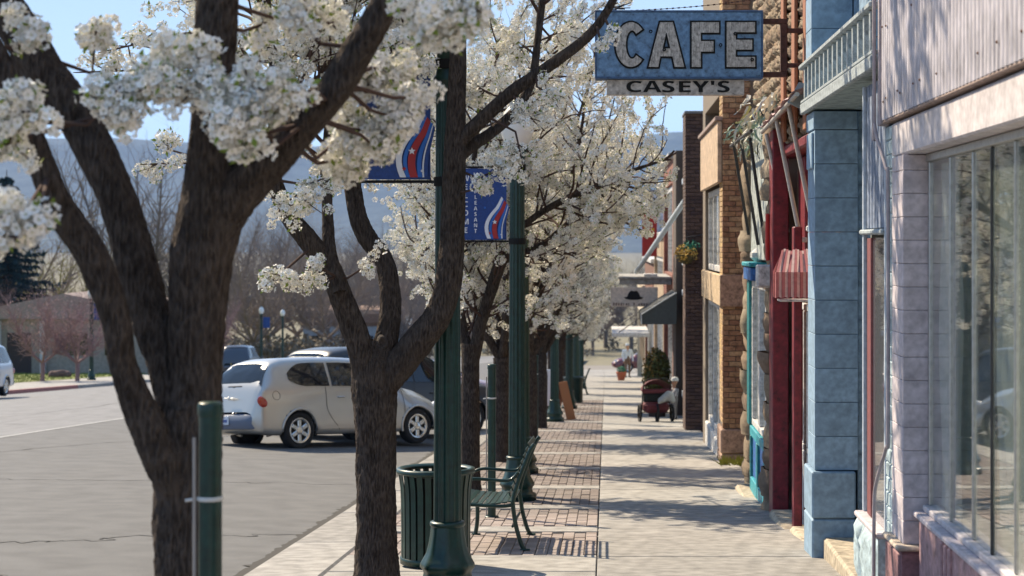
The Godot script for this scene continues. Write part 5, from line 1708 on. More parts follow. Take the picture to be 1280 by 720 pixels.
	part(bl, "red_tube", rl, mat("bright_red", Color(0.45, 0.02, 0.015), {"r": 0.4}))
func stones(b: Node3D, x0: float, x1: float, y0: float, y1: float, d0: float, d1: float, size: float, sd: int) -> void:
	rng.seed = sd
	var ms := []
	for k in 4: ms.append(mat("rough_stone_%d" % k, [Color(0.215, 0.16, 0.105), Color(0.27, 0.215, 0.15), Color(0.175, 0.12, 0.08), Color(0.24, 0.17, 0.11)][k], {"t": "blotch", "s": 2.2, "r": 0.95, "b": 1.0, "bt": "grain"}))
	var y := y0
	while y < y1:
		var h := size * rng.randf_range(0.7, 1.1)
		var d := d0
		while d < d1 - 0.02:
			var w := minf(size * rng.randf_range(1.0, 1.9), d1 - d)
			if d1 - d - w < size * 0.4: w = d1 - d
			var rows := []
			var top := minf(y + h, y1) - 0.012
			for i in 7:
				var line := PackedVector3Array()
				for j in 7:
					var u := (i - 3) / 3.0
					var v := (j - 3) / 3.0
					var bulge := (1 - pow(absf(u), 3)) * (1 - pow(absf(v), 3))
					line.append(V(x0 + 0.05 - 0.02 * bulge - 0.05 * rng.randf() * (1.0 if bulge > 0.01 else 0.3), lerpf(y, top, j / 6.0), d + 0.006 + (w - 0.012) * i / 6.0))
				rows.append(line)
			var m := MB.new()
			m.grid(rows, false, false)
			m.bx(x0 + 0.052, x1, y, top, d + 0.006, d + w - 0.006)
			part(b, "stone", m, ms[rng.randi() % 4])
			d += w
		y += h
func stone_pier(b: Node3D, d0: float, d1: float, y0: float, y1: float, sd: int) -> void:
	rng.seed = sd
	var ms := []
	for k in 4: ms.append(mat("rough_stone_%d" % k, Color(), {}))
	var y := y0
	while y < y1:
		var h := rng.randf_range(0.2, 0.31)
		var rows := []
		var out := rng.randf_range(-0.03, 0.05)
		var lean := rng.randf_range(-0.35, 0.35)
		for i in 7:                                 # a rough boulder: ring by ring
			var f := i / 6.0
			var r := 0.80 + 0.20 * sin(PI * clampf(f * rng.randf_range(0.8, 1.2), 0.08, 0.92)) + lean * (f - 0.5)
			var line := PackedVector3Array()
			for k in 13:
				var a := TAU * (k % 12) / 12.0
				var c := Vector2(cos(a), sin(a))
				c /= maxf(absf(c.x), absf(c.y)) * 0.72 + 0.28
				var jit := 1.0 + 0.12 * sin(k % 12 * 2.1 + y * 9.0) * r
				line.append(V(1.80 + c.x * (0.12 + out) * r * jit, y + h * f, (d0 + d1) / 2 + c.y * (d1 - d0) / 2 * r * jit))
			rows.append(line)
		var m := MB.new()
		m.grid(rows, true, true)
		part(b, "stone", m, ms[rng.randi() % 4])
		y += h
	var core := MB.new()
	core.bx(1.76, 2.4, y0, y1, d0 + 0.08, d1 - 0.08)
	part(b, "pier_core", core, mat("mortar", Color(0.19, 0.155, 0.12), {"t": "grain", "s": 2.0, "r": 1.0}))
func teal_shop() -> void:
	var b := thing("teal_shop", "small shop with teal posts and white window frame between rough stone piers", "building", V(FACADE, G(22), 22))
	var teal := mat("teal_paint", Color(0.01, 0.17, 0.185), {"t": "soft", "s": 2.0, "d": "stain", "ds": 1.3, "r": 0.5})
	var blue := mat("bright_blue_paint", Color(0.03, 0.12, 0.36), {"t": "soft", "s": 2.0, "d": "stain", "ds": 1.3, "r": 0.5})
	var aqua := mat("aqua_paint", Color(0.03, 0.30, 0.36), {"t": "soft", "s": 2.0, "d": "stain", "ds": 1.3, "r": 0.5})
	var white := mat("shop_white", Color(), {})
	stone_pier(b, 20.05, 20.62, -1.2, 3.2, 3)
	stone_pier(b, 23.3, 23.85, -1.4, 3.2, 9)
	piece(b, "post", 1.70, 1.86, -0.42, 1.30, 22.75, 23.1, teal, 0.01)
	piece(b, "post_cap", 1.66, 1.88, 1.31, 1.46, 22.0, 23.12, blue, 0.01)
	piece(b, "post_cap", 1.64, 1.9, 1.47, 1.52, 21.95, 23.15, aqua, 0.008)
	piece(b, "finial", 1.69, 1.85, 1.525, 1.68, 22.1, 22.5, white, 0.05)
	for e in [[20.72, 21.7], [21.72, 22.72]]:
		piece(b, "window_frame", 1.73, 1.80, -0.40, -0.33, e[0], e[1], white, 0.006)
		piece(b, "window_frame", 1.73, 1.80, 1.22, 1.30, e[0], e[1], white, 0.006)
		piece(b, "window_frame", 1.73, 1.80, -0.325, 1.215, e[0], e[0] + 0.10, white, 0.006)
		piece(b, "window_frame", 1.73, 1.80, -0.325, 1.215, e[1] - 0.10, e[1], white, 0.006)
		piece(b, "window_pane", 1.762, 1.768, -0.325, 1.215, e[0] + 0.102, e[1] - 0.102, glass("shop_glass", Color(), 0), 0.0)
		piece(b, "bulkhead_rail", 1.705, 1.80, -0.52, -0.41, e[0], e[1], aqua, 0.006)
		piece(b, "bulkhead_panel", 1.735, 1.80, -1.0, -0.525, e[0] + 0.1, e[1] - 0.1, blue, 0.008)
		piece(b, "bulkhead_stile", 1.705, 1.80, -1.25, -0.525, e[0], e[0] + 0.098, aqua, 0.006)
		piece(b, "bulkhead_stile", 1.705, 1.80, -1.25, -0.525, e[1] - 0.098, e[1], teal, 0.006)
		piece(b, "bulkhead_rail", 1.705, 1.80, -1.25, -1.005, e[0] + 0.1, e[1] - 0.1, aqua, 0.006)
	var room := MB.new()
	room.bx(2.35, 2.5, -1.3, 3.2, 20.1, 23.8)
	part(b, "wall", room, mat("dim_cream", Color(0.33, 0.33, 0.30), {"t": "soft", "s": 1.0, "r": 0.9}))
	for k in 5:
		piece(b, "upper_board", 1.76, 1.80, 1.55, 3.1, 20.72 + k * 0.51, 20.72 + k * 0.51 + 0.49, mat("grey_board", Color(0.34, 0.38, 0.37), {"t": "soft", "s": 1.5, "d": "stain", "ds": 1.0, "r": 0.8}), 0.008)
	poles(b, "awning_arm", [[1.55, 2.92, 1.73, 1.84, 23.2], [1.54, 2.94, 1.74, 1.72, 21.9], [1.56, 2.88, 1.72, 1.74, 20.75]], mat("black_iron", Color(0.02, 0.018, 0.018), {"r": 0.5}), 0.019)
	var bar := MB.new()
	bar.rod(V(1.54, 2.93, 20.3), V(1.54, 2.93, 23.6), 0.02)
	part(b, "awning_bar", bar, mat("black_iron", Color(), {}))
	stones(b, 1.84, 2.6, 3.2, 6.6, 20.05, 23.9, 0.22, 14)
	piece(b, "step", 1.56, 1.80, -1.42, -1.16, 20.7, 23.2, mat("step_stone", Color(), {}), 0.03)
	# tatters of an old awning, each rag its own
	var rag := thing("torn_awning", "torn rags of pale green and white awning cloth above the teal shop", "awning", V(1.6, 2.9, 22))
	rng.seed = 40
	var ms := [mat("rag_green", Color(0.22, 0.31, 0.26), {"r": 0.9, "back": Color(0.2, 0.25, 0.2)}), mat("rag_white", Color(0.56, 0.54, 0.47), {"r": 0.9, "back": Color(0.3, 0.3, 0.25)}), mat("rag_dark", Color(0.05, 0.055, 0.05), {"r": 0.9}), mat("rag_yellow", Color(0.48, 0.46, 0.20), {"r": 0.9, "back": Color(0.2, 0.2, 0.1)}), mat("rag_aqua", Color(0.20, 0.42, 0.42), {"r": 0.9})]
	for k in 130:
		var z := lerpf(19.9, 23.5, rng.randf())
		var q := V(1.52 + rng.randf() * 0.34, 2.88 + rng.randf() * 0.36 + (0.12 if z < 21 else 0.0), z)
		var dr := Vector3(rng.randfn() * 0.5 - 0.4, -rng.randf_range(0.1, 1.0), rng.randfn() * 0.7).normalized()
		var sd := dr.cross(rv()).normalized() * rng.randf_range(0.008, 0.03)
		var rows := []
		for i in 6:
			var f := i / 5.0
			q += dr * rng.randf_range(0.02, 0.05)
			dr = (dr + rv() * 0.35 + Vector3(0, -0.15, 0)).normalized()
			rows.append(PackedVector3Array([q - sd * (1 - 0.6 * f), q + rv() * 0.008, q + sd * (1 - 0.6 * f)]))
		var m := MB.new()
		m.grid(rows)
		part(rag, "rag", m, ms[[1, 1, 0, 1, 2, 3, 1, 0][rng.randi() % 8]])
func brick_shop() -> void:
	var b := thing("orange_brick_shop", "tall orange brick shop with pale signboard panel and sandstone sill blocks", "building", V(1.73, G(31), 31))
	var ms := []
	for k in 5: ms.append(mat("orange_brick_%d" % k, [Color(0.33, 0.195, 0.105), Color(0.275, 0.15, 0.085), Color(0.375, 0.245, 0.14), Color(0.30, 0.17, 0.10), Color(0.23, 0.12, 0.072)][k], {"t": "soft", "s": 2.5, "d": "stain", "ds": 0.8, "r": 0.92}))
	var mortar := mat("mortar", Color(), {})
	var buff := mat("buff_brick", Color(0.48, 0.33, 0.15), {"t": "soft", "s": 2.5, "d": "stain", "ds": 1.0, "r": 0.9})
	var sand := mat("sandstone", Color(0.47, 0.35, 0.22), {"t": "soft", "s": 2.0, "d": "blotch", "ds": 1.0, "r": 0.9, "b": 0.3, "bt": "grain"})
	var core := MB.new()
	core.bx(1.745, 6.0, -1.7, 7.2, 28.42, 29.3)
	core.bx(1.98, 6.0, -1.9, 7.2, 29.3, 33.6)
	core.bx(1.745, 6.0, -2.0, 7.2, 33.6, 34.4)
	core.bx(1.745, 1.979, 4.0, 7.2, 29.3, 33.6)
	part(b, "wall_core", core, mortar)
	rng.seed = 21
	var y := -1.0
	var row := 0
	while y < 5.6:
		var x := 1.73 if row % 2 else 1.63
		while x < 2.12:
			var x1 := minf(x + 0.19, 2.14)
			if x1 > 1.74: piece(b, "brick", maxf(x, 1.73), x1, y, y + 0.068, 28.395 + rng.randfn() * 0.002, 28.5, ms[rng.randi() % 5], 0.004)
			x += 0.20
		if y > -1.0:
			for z in [28.505, 28.73, 28.955]:
				if row % 2 or true: piece(b, "brick", 1.73 + rng.randfn() * 0.002, 1.80, y, y + 0.068, z + 0.0, z + 0.215, buff if rng.randf() < 0.6 else ms[2], 0.004)
		y += 0.0765
		row += 1
	piece(b, "plinth_stone", 1.70, 2.16, -1.8, -1.38, 28.33, 29.3, mat("plinth_pink", Color(0.33, 0.215, 0.155), {"t": "soft", "s": 2.0, "d": "stain", "ds": 1.1, "r": 0.9, "b": 0.3, "bt": "grain"}), 0.02)
	piece(b, "plinth_stone", 1.70, 2.16, -1.372, -1.01, 28.34, 29.3, mat("plinth_pink", Color(), {}), 0.02)
	piece(b, "sill_block", 1.69, 2.1, 0.80, 1.27, 28.34, 28.392, mat("plinth_pink", Color(), {}), 0.01)
	piece(b, "sill_block", 1.69, 1.76, 0.80, 1.27, 28.394, 30.6, sand, 0.015)
	piece(b, "sill_block", 1.69, 1.76, 0.80, 1.27, 30.61, 33.8, sand, 0.015)
	# windows in the street front: upper and shop window
	var white := mat("shop_white", Color(), {})
	for e in [[1.28, 2.62, 29.3, 33.6], [-1.35, 0.79, 29.3, 33.6]]:
		piece(b, "window_frame", 1.80, 1.86, e[0], e[0] + 0.1, e[2], e[3], white, 0.006)
		piece(b, "window_frame", 1.80, 1.86, e[1] - 0.1, e[1], e[2], e[3], white, 0.006)
		for k in 4:
			var z: float = lerpf(e[2], e[3] - 0.12, k / 3.0)
			piece(b, "window_frame", 1.80, 1.86, e[0] + 0.102, e[1] - 0.102, z, z + 0.12, white, 0.006)
			if k < 3: piece(b, "window_pane", 1.83, 1.836, e[0] + 0.102, e[1] - 0.102, z + 0.122, lerpf(e[2], e[3] - 0.12, (k + 1) / 3.0) - 0.002, glass("shop_glass", Color(), 0), 0.0)
		var bl := MB.new()
		bl.bx(1.90, 1.95, e[0], e[1], e[2], e[3])
		part(b, "window_blind", bl, mat("blind_white", Color(0.55, 0.56, 0.55), {"r": 0.9, "t": "soft", "s": 0.7}))
	piece(b, "shop_sill", 1.74, 1.88, -2.0, -1.36, 29.31, 33.6, white, 0.02)
	# the signboard panel
	var sg := MB.new()
	sg.bx(1.66, 1.728, 2.64, 3.55, 28.45, 33.6, 0.01)
	part(b, "signboard", sg, mat("signboard_buff", Color(0.47, 0.345, 0.235), {"t": "soft", "s": 0.8, "d": "stain", "ds": 0.5, "r": 0.8}))
	piece(b, "signboard_cap", 1.62, 1.74, 3.555, 3.62, 28.42, 33.63, mat("rusty_board", Color(), {}), 0.008)
	var weed := thing("weed_tuft", "yellow green weed tuft at the foot of the orange brick wall", "plant", V(1.86, G(27.9), 27.9))
	var wm := MB.new()
	for k in 160:
		var q := Vector3(rng.randf_range(-0.2, 0.3), 0, rng.randfn() * 0.14)
		var e := Vector3(rng.randfn() * 0.06, rng.randf_range(0.05, 0.16), rng.randfn() * 0.06)
		wm.tri(q + Vector3(-0.012, 0, 0), q + Vector3(0.012, 0, 0), q + e)
	lpart(weed, "leaves", wm, mat("weed", Color(0.22, 0.22, 0.03), {"r": 0.9}))
	# low link between the stone pier and the brick wall, set back
	var l := thing("set_back_wall", "grey set back shop wall between stone pier and orange brick wall", "building", V(2.5, G(26), 26))
	var lm := MB.new()
	lm.bx(2.45, 3.0, -1.7, 6.4, 23.9, 28.38)
	part(l, "wall", lm, mat("tan_stucco", Color(), {}))
func dark_brick_block() -> void:
	var b := thing("dark_brick_shop", "dark brown brick shop with projecting brick pier and pale blue windows", "building", V(1.7, G(42), 42))
	var cols := [Color(0.105, 0.06, 0.045), Color(0.085, 0.05, 0.04), Color(0.13, 0.075, 0.055)]
	var core := MB.new()
	core.bx(1.64, 6, -2.4, 4.36, 39.05, 40.2)
	core.bx(1.95, 6, -2.6, 4.2, 40.2, 47.0)
	core.bx(1.72, 6, -2.7, 4.0, 47.0, 49.0)
	part(b, "wall_core", core, mat("dark_mortar", Color(0.10, 0.075, 0.06), {"t": "grain", "s": 2.0, "r": 1.0}))
	rng.seed = 60
	var mass := MB.new()
	var y := -2.2
	var row := 0
	while y < 4.35:
		var x := 1.62 - (0.1 if row % 2 else 0.0)
		while x < 2.2:
			mass.col = cols[rng.randi() % 3]
			mass.bx(maxf(x, 1.62), x + 0.19, y, y + 0.066, 39.0, 39.06)
			x += 0.2
		var z := 39.07
		while z < 40.1:
			mass.col = cols[rng.randi() % 3]
			mass.bx(1.62, 1.66, y, y + 0.066, z, z + 0.19)
			z += 0.2
		y += 0.0765
		row += 1
	var o := part(b, "bricks", mass, mat("dark_bricks", Color(1, 1, 1), {"v": true, "r": 0.9, "t": "soft", "s": 2.0}))
	o.set_meta("kind", "stuff")
	var cap := MB.new()
	cap.bx(1.60, 6.05, 4.361, 4.42, 38.95, 40.25, 0.01)
	part(b, "coping", cap, mat("coping", Color(0.16, 0.15, 0.15), {"r": 0.8}))
	for e in [[-2.0, 0.6], [1.2, 3.3]]:
		for k in 3:
			var z := 40.4 + k * 2.2
			piece(b, "window_frame", 1.86, 1.94, e[0], e[1], z, z + 0.14, mat("frame_blue_white", Color(), {}), 0.006)
			piece(b, "window_frame", 1.86, 1.94, e[0], e[0] + 0.14, z + 0.142, z + 2.1, mat("frame_blue_white", Color(), {}), 0.006)
			piece(b, "window_frame", 1.86, 1.94, e[1] - 0.14, e[1], z + 0.142, z + 2.1, mat("frame_blue_white", Color(), {}), 0.006)
			piece(b, "window_pane", 1.90, 1.906, e[0] + 0.142, e[1] - 0.142, z + 0.142, z + 2.1, glass("shop_glass", Color(), 0), 0.0)
			piece(b, "window_blind", 1.93, 1.945, e[0] + 0.142, e[1] - 0.142, z + 0.142, z + 2.1, mat("blind_blue", Color(0.36, 0.45, 0.55), {"r": 0.8}), 0.0)
	# flower basket on the pier
	var fb := thing("flower_basket", "hanging basket of yellow flowers on the dark brick pier", "plant", V(1.62, 1.4, 38.8))
	var bk := MB.new()
	bk.lathe([[0.001, -0.1], [0.12, -0.06], [0.17, 0.06], [0.18, 0.1]], 14)
	lpart(fb, "basket", bk, mat("moss", Color(0.10, 0.08, 0.03), {"r": 1.0}))
	var fl := MB.new()
	leaf_mass(fl, Vector3(0, 0.12, 0), Vector3(0.26, 0.2, 0.26), 260, 0.035)
	lpart(fb, "flowers", fl, mat("yellow_flowers", Color(0.52, 0.34, 0.07), {"r": 0.8, "back": Color(0.3, 0.2, 0.05)})).set_meta("kind", "stuff")
	var gl := MB.new()
	leaf_mass(gl, Vector3(0.1, 0.28, 0), Vector3(0.2, 0.12, 0.2), 80, 0.05)
	lpart(fb, "leaves", gl, mat("basket_leaf", Color(0.02, 0.16, 0.09), {"r": 0.8}))
	var br := MB.new()
	br.rod(Vector3(0.0, 0.45, 0), Vector3(0.35, 0.5, 0), 0.012)
	br.rod(Vector3(0.0, 0.45, 0), Vector3(0, 0.1, 0), 0.006)
	lpart(fb, "bracket", br, mat("black_iron", Color(), {}))
func cafe_sign() -> void:
	var D := 17.05
	var t := thing("cafe_sign", "weathered blue projecting CAFE sign with grey block letters on iron bracket", "sign", V(1.4, 3.2, D))
	var blue := mat("sign_blue", Color(0.115, 0.215, 0.36), {"t": "soft", "s": 1.4, "d": "stain", "ds": 1.6, "r": 0.55})
	var bx := MB.new()
	bx.bx(-0.085, 1.39, 3.215, 3.80, D, D + 0.20, 0.008)
	part(t, "box", bx, blue)
	var rim := MB.new()
	for e in [[-0.093, 1.398, 3.795, 3.812], [-0.093, 1.398, 3.203, 3.22], [-0.095, -0.080, 3.221, 3.794], [1.385, 1.40, 3.221, 3.794]]: rim.bx(e[0], e[1], e[2], e[3], D - 0.008, D + 0.208, 0.003)
	part(t, "rim", rim, mat("sign_rim", Color(0.05, 0.10, 0.20), {"t": "stain", "s": 2.0, "r": 0.7}))
	var grey := mat("letter_grey", Color(0.38, 0.35, 0.325), {"t": "stain", "s": Vector3(7, 1.6, 7), "d": "stain", "ds": 2.3, "r": 0.75})
	var black := mat("letter_black", Color(0.013, 0.014, 0.018), {"r": 0.7, "t": "soft", "s": 3.0})
	var spots := [[0.225, 0.275, "C"], [0.54, 0.32, "A"], [0.885, 0.245, "F"], [1.20, 0.255, "E"]]
	for e in spots:
		for pass_ in 2:
			var grow := 0.014 if pass_ == 0 else -0.002
			for poly in glyph(e[2], e[1], 0.40, grow):
				var m := MB.new()
				m.slab(poly, 0.010 if pass_ == 0 else 0.012, Transform3D(Basis(), V(e[0] - e[1] / 2, 3.305, D - (0.0005 if pass_ == 0 else 0.0115))))
				part(t, "letter_outline" if pass_ == 0 else "letter", m, black if pass_ == 0 else grey)
	for q in [[0.40, 3.62], [0.52, 3.46], [1.02, 3.50], [1.30, 3.37], [1.15, 3.60]]:
		var m := MB.new()
		m.lathe([[0.016, 0.0], [0.016, 0.012], [0.009, 0.013], [0.007, 0.004]], 12)
		var o := inst(t, "tube_socket", m.mesh(), mat("galvanised", Color(0.35, 0.36, 0.36), {"r": 0.45, "m": 0.6}))
		o.rotation.x = PI / 2
		o.position = V(q[0], q[1], D - 0.026) - absolute(t)
	var pn := MB.new()
	pn.bx(0.01, 1.235, 3.062, 3.20, D + 0.04, D + 0.14, 0.004)
	part(t, "name_panel", pn, mat("panel_cream", Color(0.44, 0.40, 0.37), {"t": "soft", "s": 1.5, "d": "stain", "ds": 1.6, "r": 0.7}))
	lettering(t, "panel_lettering", "CASEY'S", 0.098, 0.004, black, Transform3D(Basis().scaled(Vector3(1.86, 1, 1)), V(0.645, 3.134, D + 0.037) - absolute(t)), 0.9)
	var iron := mat("rust_iron", Color(0.075, 0.032, 0.025), {"t": "stain", "s": 2.0, "r": 0.85})
	var br := MB.new()
	br.bx(1.40, 1.62, 3.70, 3.745, D + 0.06, D + 0.13, 0.004)
	br.bx(1.40, 1.62, 3.225, 3.27, D + 0.06, D + 0.13, 0.004)
	br.bx(1.56, 1.62, 3.271, 3.699, D + 0.06, D + 0.13, 0.004)
	br.bx(1.621, 1.84, 3.62, 3.66, D + 0.07, D + 0.12, 0.004)
	br.bx(1.621, 1.84, 3.31, 3.35, D + 0.07, D + 0.12, 0.004)
	part(t, "bracket", br, iron)
	var ch := MB.new()
	var a := V(0.03, 3.812, D + 0.1)
	var e := V(1.9, 4.05, D + 0.4)
	for k in 70:
		var f := (k + 0.5) / 70.0
		var q := a.lerp(e, f) + Vector3(0, -0.04 * sin(PI * f), 0)
		var dr := (e - a).normalized()
		ch.box(Vector3.ZERO, Vector3(0.024, 0.012 if k % 2 else 0.004, 0.004 if k % 2 else 0.012), 0.0, Transform3D(Basis(dr, Vector3.UP, dr.cross(Vector3.UP)).orthonormalized(), q))
	part(t, "chain", ch, iron)
	var nest := MB.new()
	rng.seed = 3
	for k in 9:
		var q := V(0.0 + rng.randf() * 0.1, 3.815 + rng.randf() * 0.05, D + 0.08)
		nest.rod(q, q + Vector3(rng.randf_range(0.05, 0.16), rng.randf_range(-0.01, 0.06), rng.randfn() * 0.03), 0.005, 5)
	part(t, "wires", nest, mat("black_iron", Color(), {}))
func block_letter(c: String, w: float, h: float) -> Array:        # outlines of sign-writer's block capitals
	var s := 0.084
	match c:
		"C":
			var pl := PackedVector2Array()
			var n := 26
			for k in n + 1:
				var a := deg_to_rad(lerpf(42, 318, float(k) / n))
				pl.append(Vector2(w / 2 + w * 0.5 * cos(a), h / 2 + h * 0.5 * sin(a)))
			for k in n + 1:
				var a := deg_to_rad(lerpf(312, 48, float(k) / n))
				pl.append(Vector2(w / 2 + (w * 0.5 - s) * cos(a) + 0.01, h / 2 + (h * 0.5 - s * 0.9) * sin(a)))
			return [pl]
		"A":
			var t := 0.115
			return [PackedVector2Array([Vector2(0, 0), Vector2(s * 1.05, 0), Vector2(w * 0.335, h * 0.235), Vector2(w * 0.665, h * 0.235), Vector2(w - s * 1.05, 0), Vector2(w, 0), Vector2(w / 2 + t / 2, h), Vector2(w / 2 - t / 2, h)]), PackedVector2Array([Vector2(w * 0.40, h * 0.42), Vector2(w * 0.60, h * 0.42), Vector2(w / 2, h * 0.76)])]
		"F":
			return [PackedVector2Array([Vector2(0, 0), Vector2(s, 0), Vector2(s, h * 0.34), Vector2(w * 0.80, h * 0.34), Vector2(w * 0.80, h * 0.58), Vector2(s, h * 0.58), Vector2(s, h * 0.76), Vector2(w, h * 0.76), Vector2(w, h), Vector2(0, h)])]
		_:
			return [PackedVector2Array([Vector2(0, 0), Vector2(w, 0), Vector2(w, h * 0.23), Vector2(s, h * 0.23), Vector2(s, h * 0.385), Vector2(w * 0.9, h * 0.385), Vector2(w * 0.9, h * 0.61), Vector2(s, h * 0.61), Vector2(s, h * 0.77), Vector2(w, h * 0.77), Vector2(w, h), Vector2(0, h)])]
func glyph(c: String, w: float, h: float, grow: float) -> Array:   # a letter's outline, widened; a letter with a hole comes as two halves
	var src := block_letter(c, w, h)
	var outer: PackedVector2Array = Geometry2D.offset_polygon(src[0], grow, Geometry2D.JOIN_MITER)[0]
	if src.size() == 1: return [outer]
	var hole: PackedVector2Array = Geometry2D.offset_polygon(src[1], -grow, Geometry2D.JOIN_MITER)[0]
	var out := []
	for sd in [-1.0, 1.0]:
		var x0 := w / 2
		var x1: float = w / 2 + sd * 5.0
		var half := Geometry2D.intersect_polygons(outer, PackedVector2Array([Vector2(x0, -5), Vector2(x1, -5), Vector2(x1, 5), Vector2(x0, 5)]))
		for q in Geometry2D.clip_polygons(half[0], hole): out.append(q)
	return out
# ---------------------------------------------------------------- down the street and over the road
func plain_shop(called: String, label: String, d0: float, d1: float, top: float, wall: Material, trim: Material, x := FACADE) -> Node3D:
	var b := thing(called, label, "building", V(x, G((d0 + d1) / 2), (d0 + d1) / 2))
	var g := G(d1) - 0.3
	var w := MB.new()
	w.bx(x + 0.25, 7, g, top, d0, d1)
	w.bx(x, x + 0.249, g, top, d0, d0 + 0.5)
	w.bx(x, x + 0.249, g, top, d1 - 0.5, d1)
	w.bx(x, x + 0.249, G(d0) + 2.7, G(d0) + 3.5, d0 + 0.5, d1 - 0.5)
	w.bx(x, x + 0.249, top - 0.6, top, d0 + 0.5, d1 - 0.5)
	part(b, "wall", w, wall)
	piece(b, "cornice", x - 0.12, x + 0.3, top + 0.003, top + 0.16, d0, d1, trim, 0.02)
	var n := int((d1 - d0 - 1.0) / 1.6)
	for k in n:
		var z := d0 + 0.55 + k * 1.6
		for e in [[G(d0) + 0.4, G(d0) + 2.68], [G(d0) + 3.52, top - 0.62]]:
			if e[1] - e[0] < 0.6: continue
			piece(b, "window_frame", x + 0.06, x + 0.2, e[0], e[1], z, z + 0.16, trim, 0.008)
			piece(b, "window_frame", x + 0.06, x + 0.2, e[1] - 0.14, e[1], z + 0.162, z + 1.58, trim, 0.008)
			piece(b, "window_pane", x + 0.14, x + 0.15, e[0], e[1] - 0.142, z + 0.162, z + 1.58, glass("shop_glass", Color(), 0), 0.0)
			piece(b, "window_blind", x + 0.22, x + 0.235, e[0], e[1] - 0.142, z + 0.162, z + 1.58, mat("dim_cream", Color(), {}), 0.0)
	return b
func down_street() -> void:
	var red := mat("red_brick_far", Color(0.22, 0.085, 0.06), {"t": "grain", "s": 1.0, "d": "blotch", "ds": 0.5, "r": 0.9})
	var pale := mat("pale_wall", Color(0.46, 0.49, 0.52), {"t": "soft", "s": 0.6, "d": "stain", "ds": 0.4, "r": 0.85})
	var tan := mat("tan_wall", Color(0.36, 0.27, 0.18), {"t": "soft", "s": 0.6, "d": "stain", "ds": 0.4, "r": 0.85})
	var white := mat("shop_white", Color(), {})
	plain_shop("red_brick_shop", "red brick shop with white trim behind the grey shed awning", 49.02, 57.0, 3.9, red, white)
	plain_shop("tan_shop", "tan plastered shop beyond the red brick shop", 57.02, 68.0, 1.9, tan, white)
	plain_shop("brown_brick_shop", "brown brick shop with white flat canopy far down the pavement", 68.02, 84.0, 1.0, mat("brown_brick_far", Color(0.16, 0.075, 0.05), {"t": "grain", "s": 1.0, "r": 0.9}), white)
	plain_shop("cream_shop", "cream plastered shop, last of the row of shops", 84.02, 104.0, -0.3, mat("cream_far", Color(0.5, 0.44, 0.33), {"t": "soft", "s": 0.6, "r": 0.85}), tan)
	var pb := thing("pale_gable_building", "pale blue grey building with dark coping rising above the red sign", "building", V(3.2, G(62), 62))
	piece(pb, "wall", 1.4, 7.0, 1.95, 3.35, 62.0, 66.0, pale, 0.02)
	piece(pb, "coping", 1.36, 7.0, 3.353, 3.45, 61.96, 66.05, mat("coping", Color(), {}), 0.01)
	var rs := thing("red_hanging_sign", "tall red sign with yellow emblem hanging from the tan shop", "sign", V(1.4, 1.4, 59))
	piece(rs, "panel", 1.12, 1.58, 1.32, 2.66, 59.0, 59.06, mat("sign_red", Color(0.34, 0.015, 0.012), {"r": 0.5, "t": "soft", "s": 1.0}), 0.008)
	var em := MB.new()
	for q in [[0.12, 0.1], [0.0, 0.0], [-0.1, 0.14], [0.05, 0.26]]: em.bx(1.33 + q[0] - 0.05, 1.33 + q[0] + 0.05, 2.0 + q[1], 2.09 + q[1], 58.985, 58.998, 0.004)
	part(rs, "emblem", em, mat("emblem_yellow", Color(0.55, 0.33, 0.03), {"r": 0.5}))
	var ri := MB.new()
	ri.rod(V(1.1, 2.72, 59.03), V(1.75, 2.72, 59.03), 0.02)
	part(rs, "bracket", ri, mat("black_iron", Color(), {}))
	# flat canopy with its stay
	var c := thing("flat_canopy", "flat grey canopy over the pavement held by a pale stay", "canopy", V(1.2, 0.8, 52))
	piece(c, "deck", 0.36, 1.70, 0.66, 0.80, 49.6, 54.5, mat("canopy_grey", Color(0.30, 0.29, 0.27), {"t": "stain", "s": 0.8, "r": 0.85}), 0.01)
	piece(c, "fascia", 0.33, 1.70, 0.805, 0.86, 49.55, 54.55, mat("canopy_grey", Color(), {}), 0.006)
	var st := MB.new()
	st.rod(V(0.80, 0.98, 50.0), V(1.66, 2.62, 40.2), 0.06)
	part(c, "stay", st, mat("stay_blue_grey", Color(0.42, 0.48, 0.52), {"r": 0.5}))
	var ju := MB.new()
	ju.bx(1.0, 1.35, 0.862, 0.93, 50.0, 50.8, 0.01)
	part(c, "leaflet_box", ju, white)
	var hs := thing("hat_sign", "cream hanging sign with black hat under the flat canopy", "sign", V(0.75, 0.05, 49.8))
	piece(hs, "panel", 0.13, 1.34, 0.10, 0.60, 49.3, 49.36, mat("panel_cream_pale", Color(0.72, 0.64, 0.54), {"back": Color(0.7, 0.62, 0.5), "r": 0.7, "t": "soft", "s": 1.0}), 0.008)
	var hat := PackedVector2Array()
	for q in [[-0.25, 0.10], [-0.20, 0.055], [-0.08, 0.035], [0.08, 0.035], [0.20, 0.055], [0.25, 0.10], [0.17, 0.115], [0.14, 0.20], [0.08, 0.27], [0.0, 0.255], [-0.07, 0.28], [-0.14, 0.20], [-0.17, 0.115]]: hat.append(Vector2(q[0], q[1]))
	var hm := MB.new()
	hm.slab(hat, 0.01, Transform3D(Basis(), V(0.72, 0.24, 49.295)))
	part(hs, "hat", hm, mat("letter_black", Color(), {}))
	var ln := MB.new()
	rng.seed = 6
	for k in 17:
		if k in [7, 9]: continue
		ln.bx(0.19 + k * 0.065, 0.19 + k * 0.065 + rng.randf_range(0.02, 0.045), 0.13, 0.13 + rng.randf_range(0.05, 0.075), 49.285, 49.297)
	part(hs, "faded_lettering", ln, mat("faded_print", Color(0.20, 0.14, 0.11), {"r": 0.8}))
	var cn := MB.new()
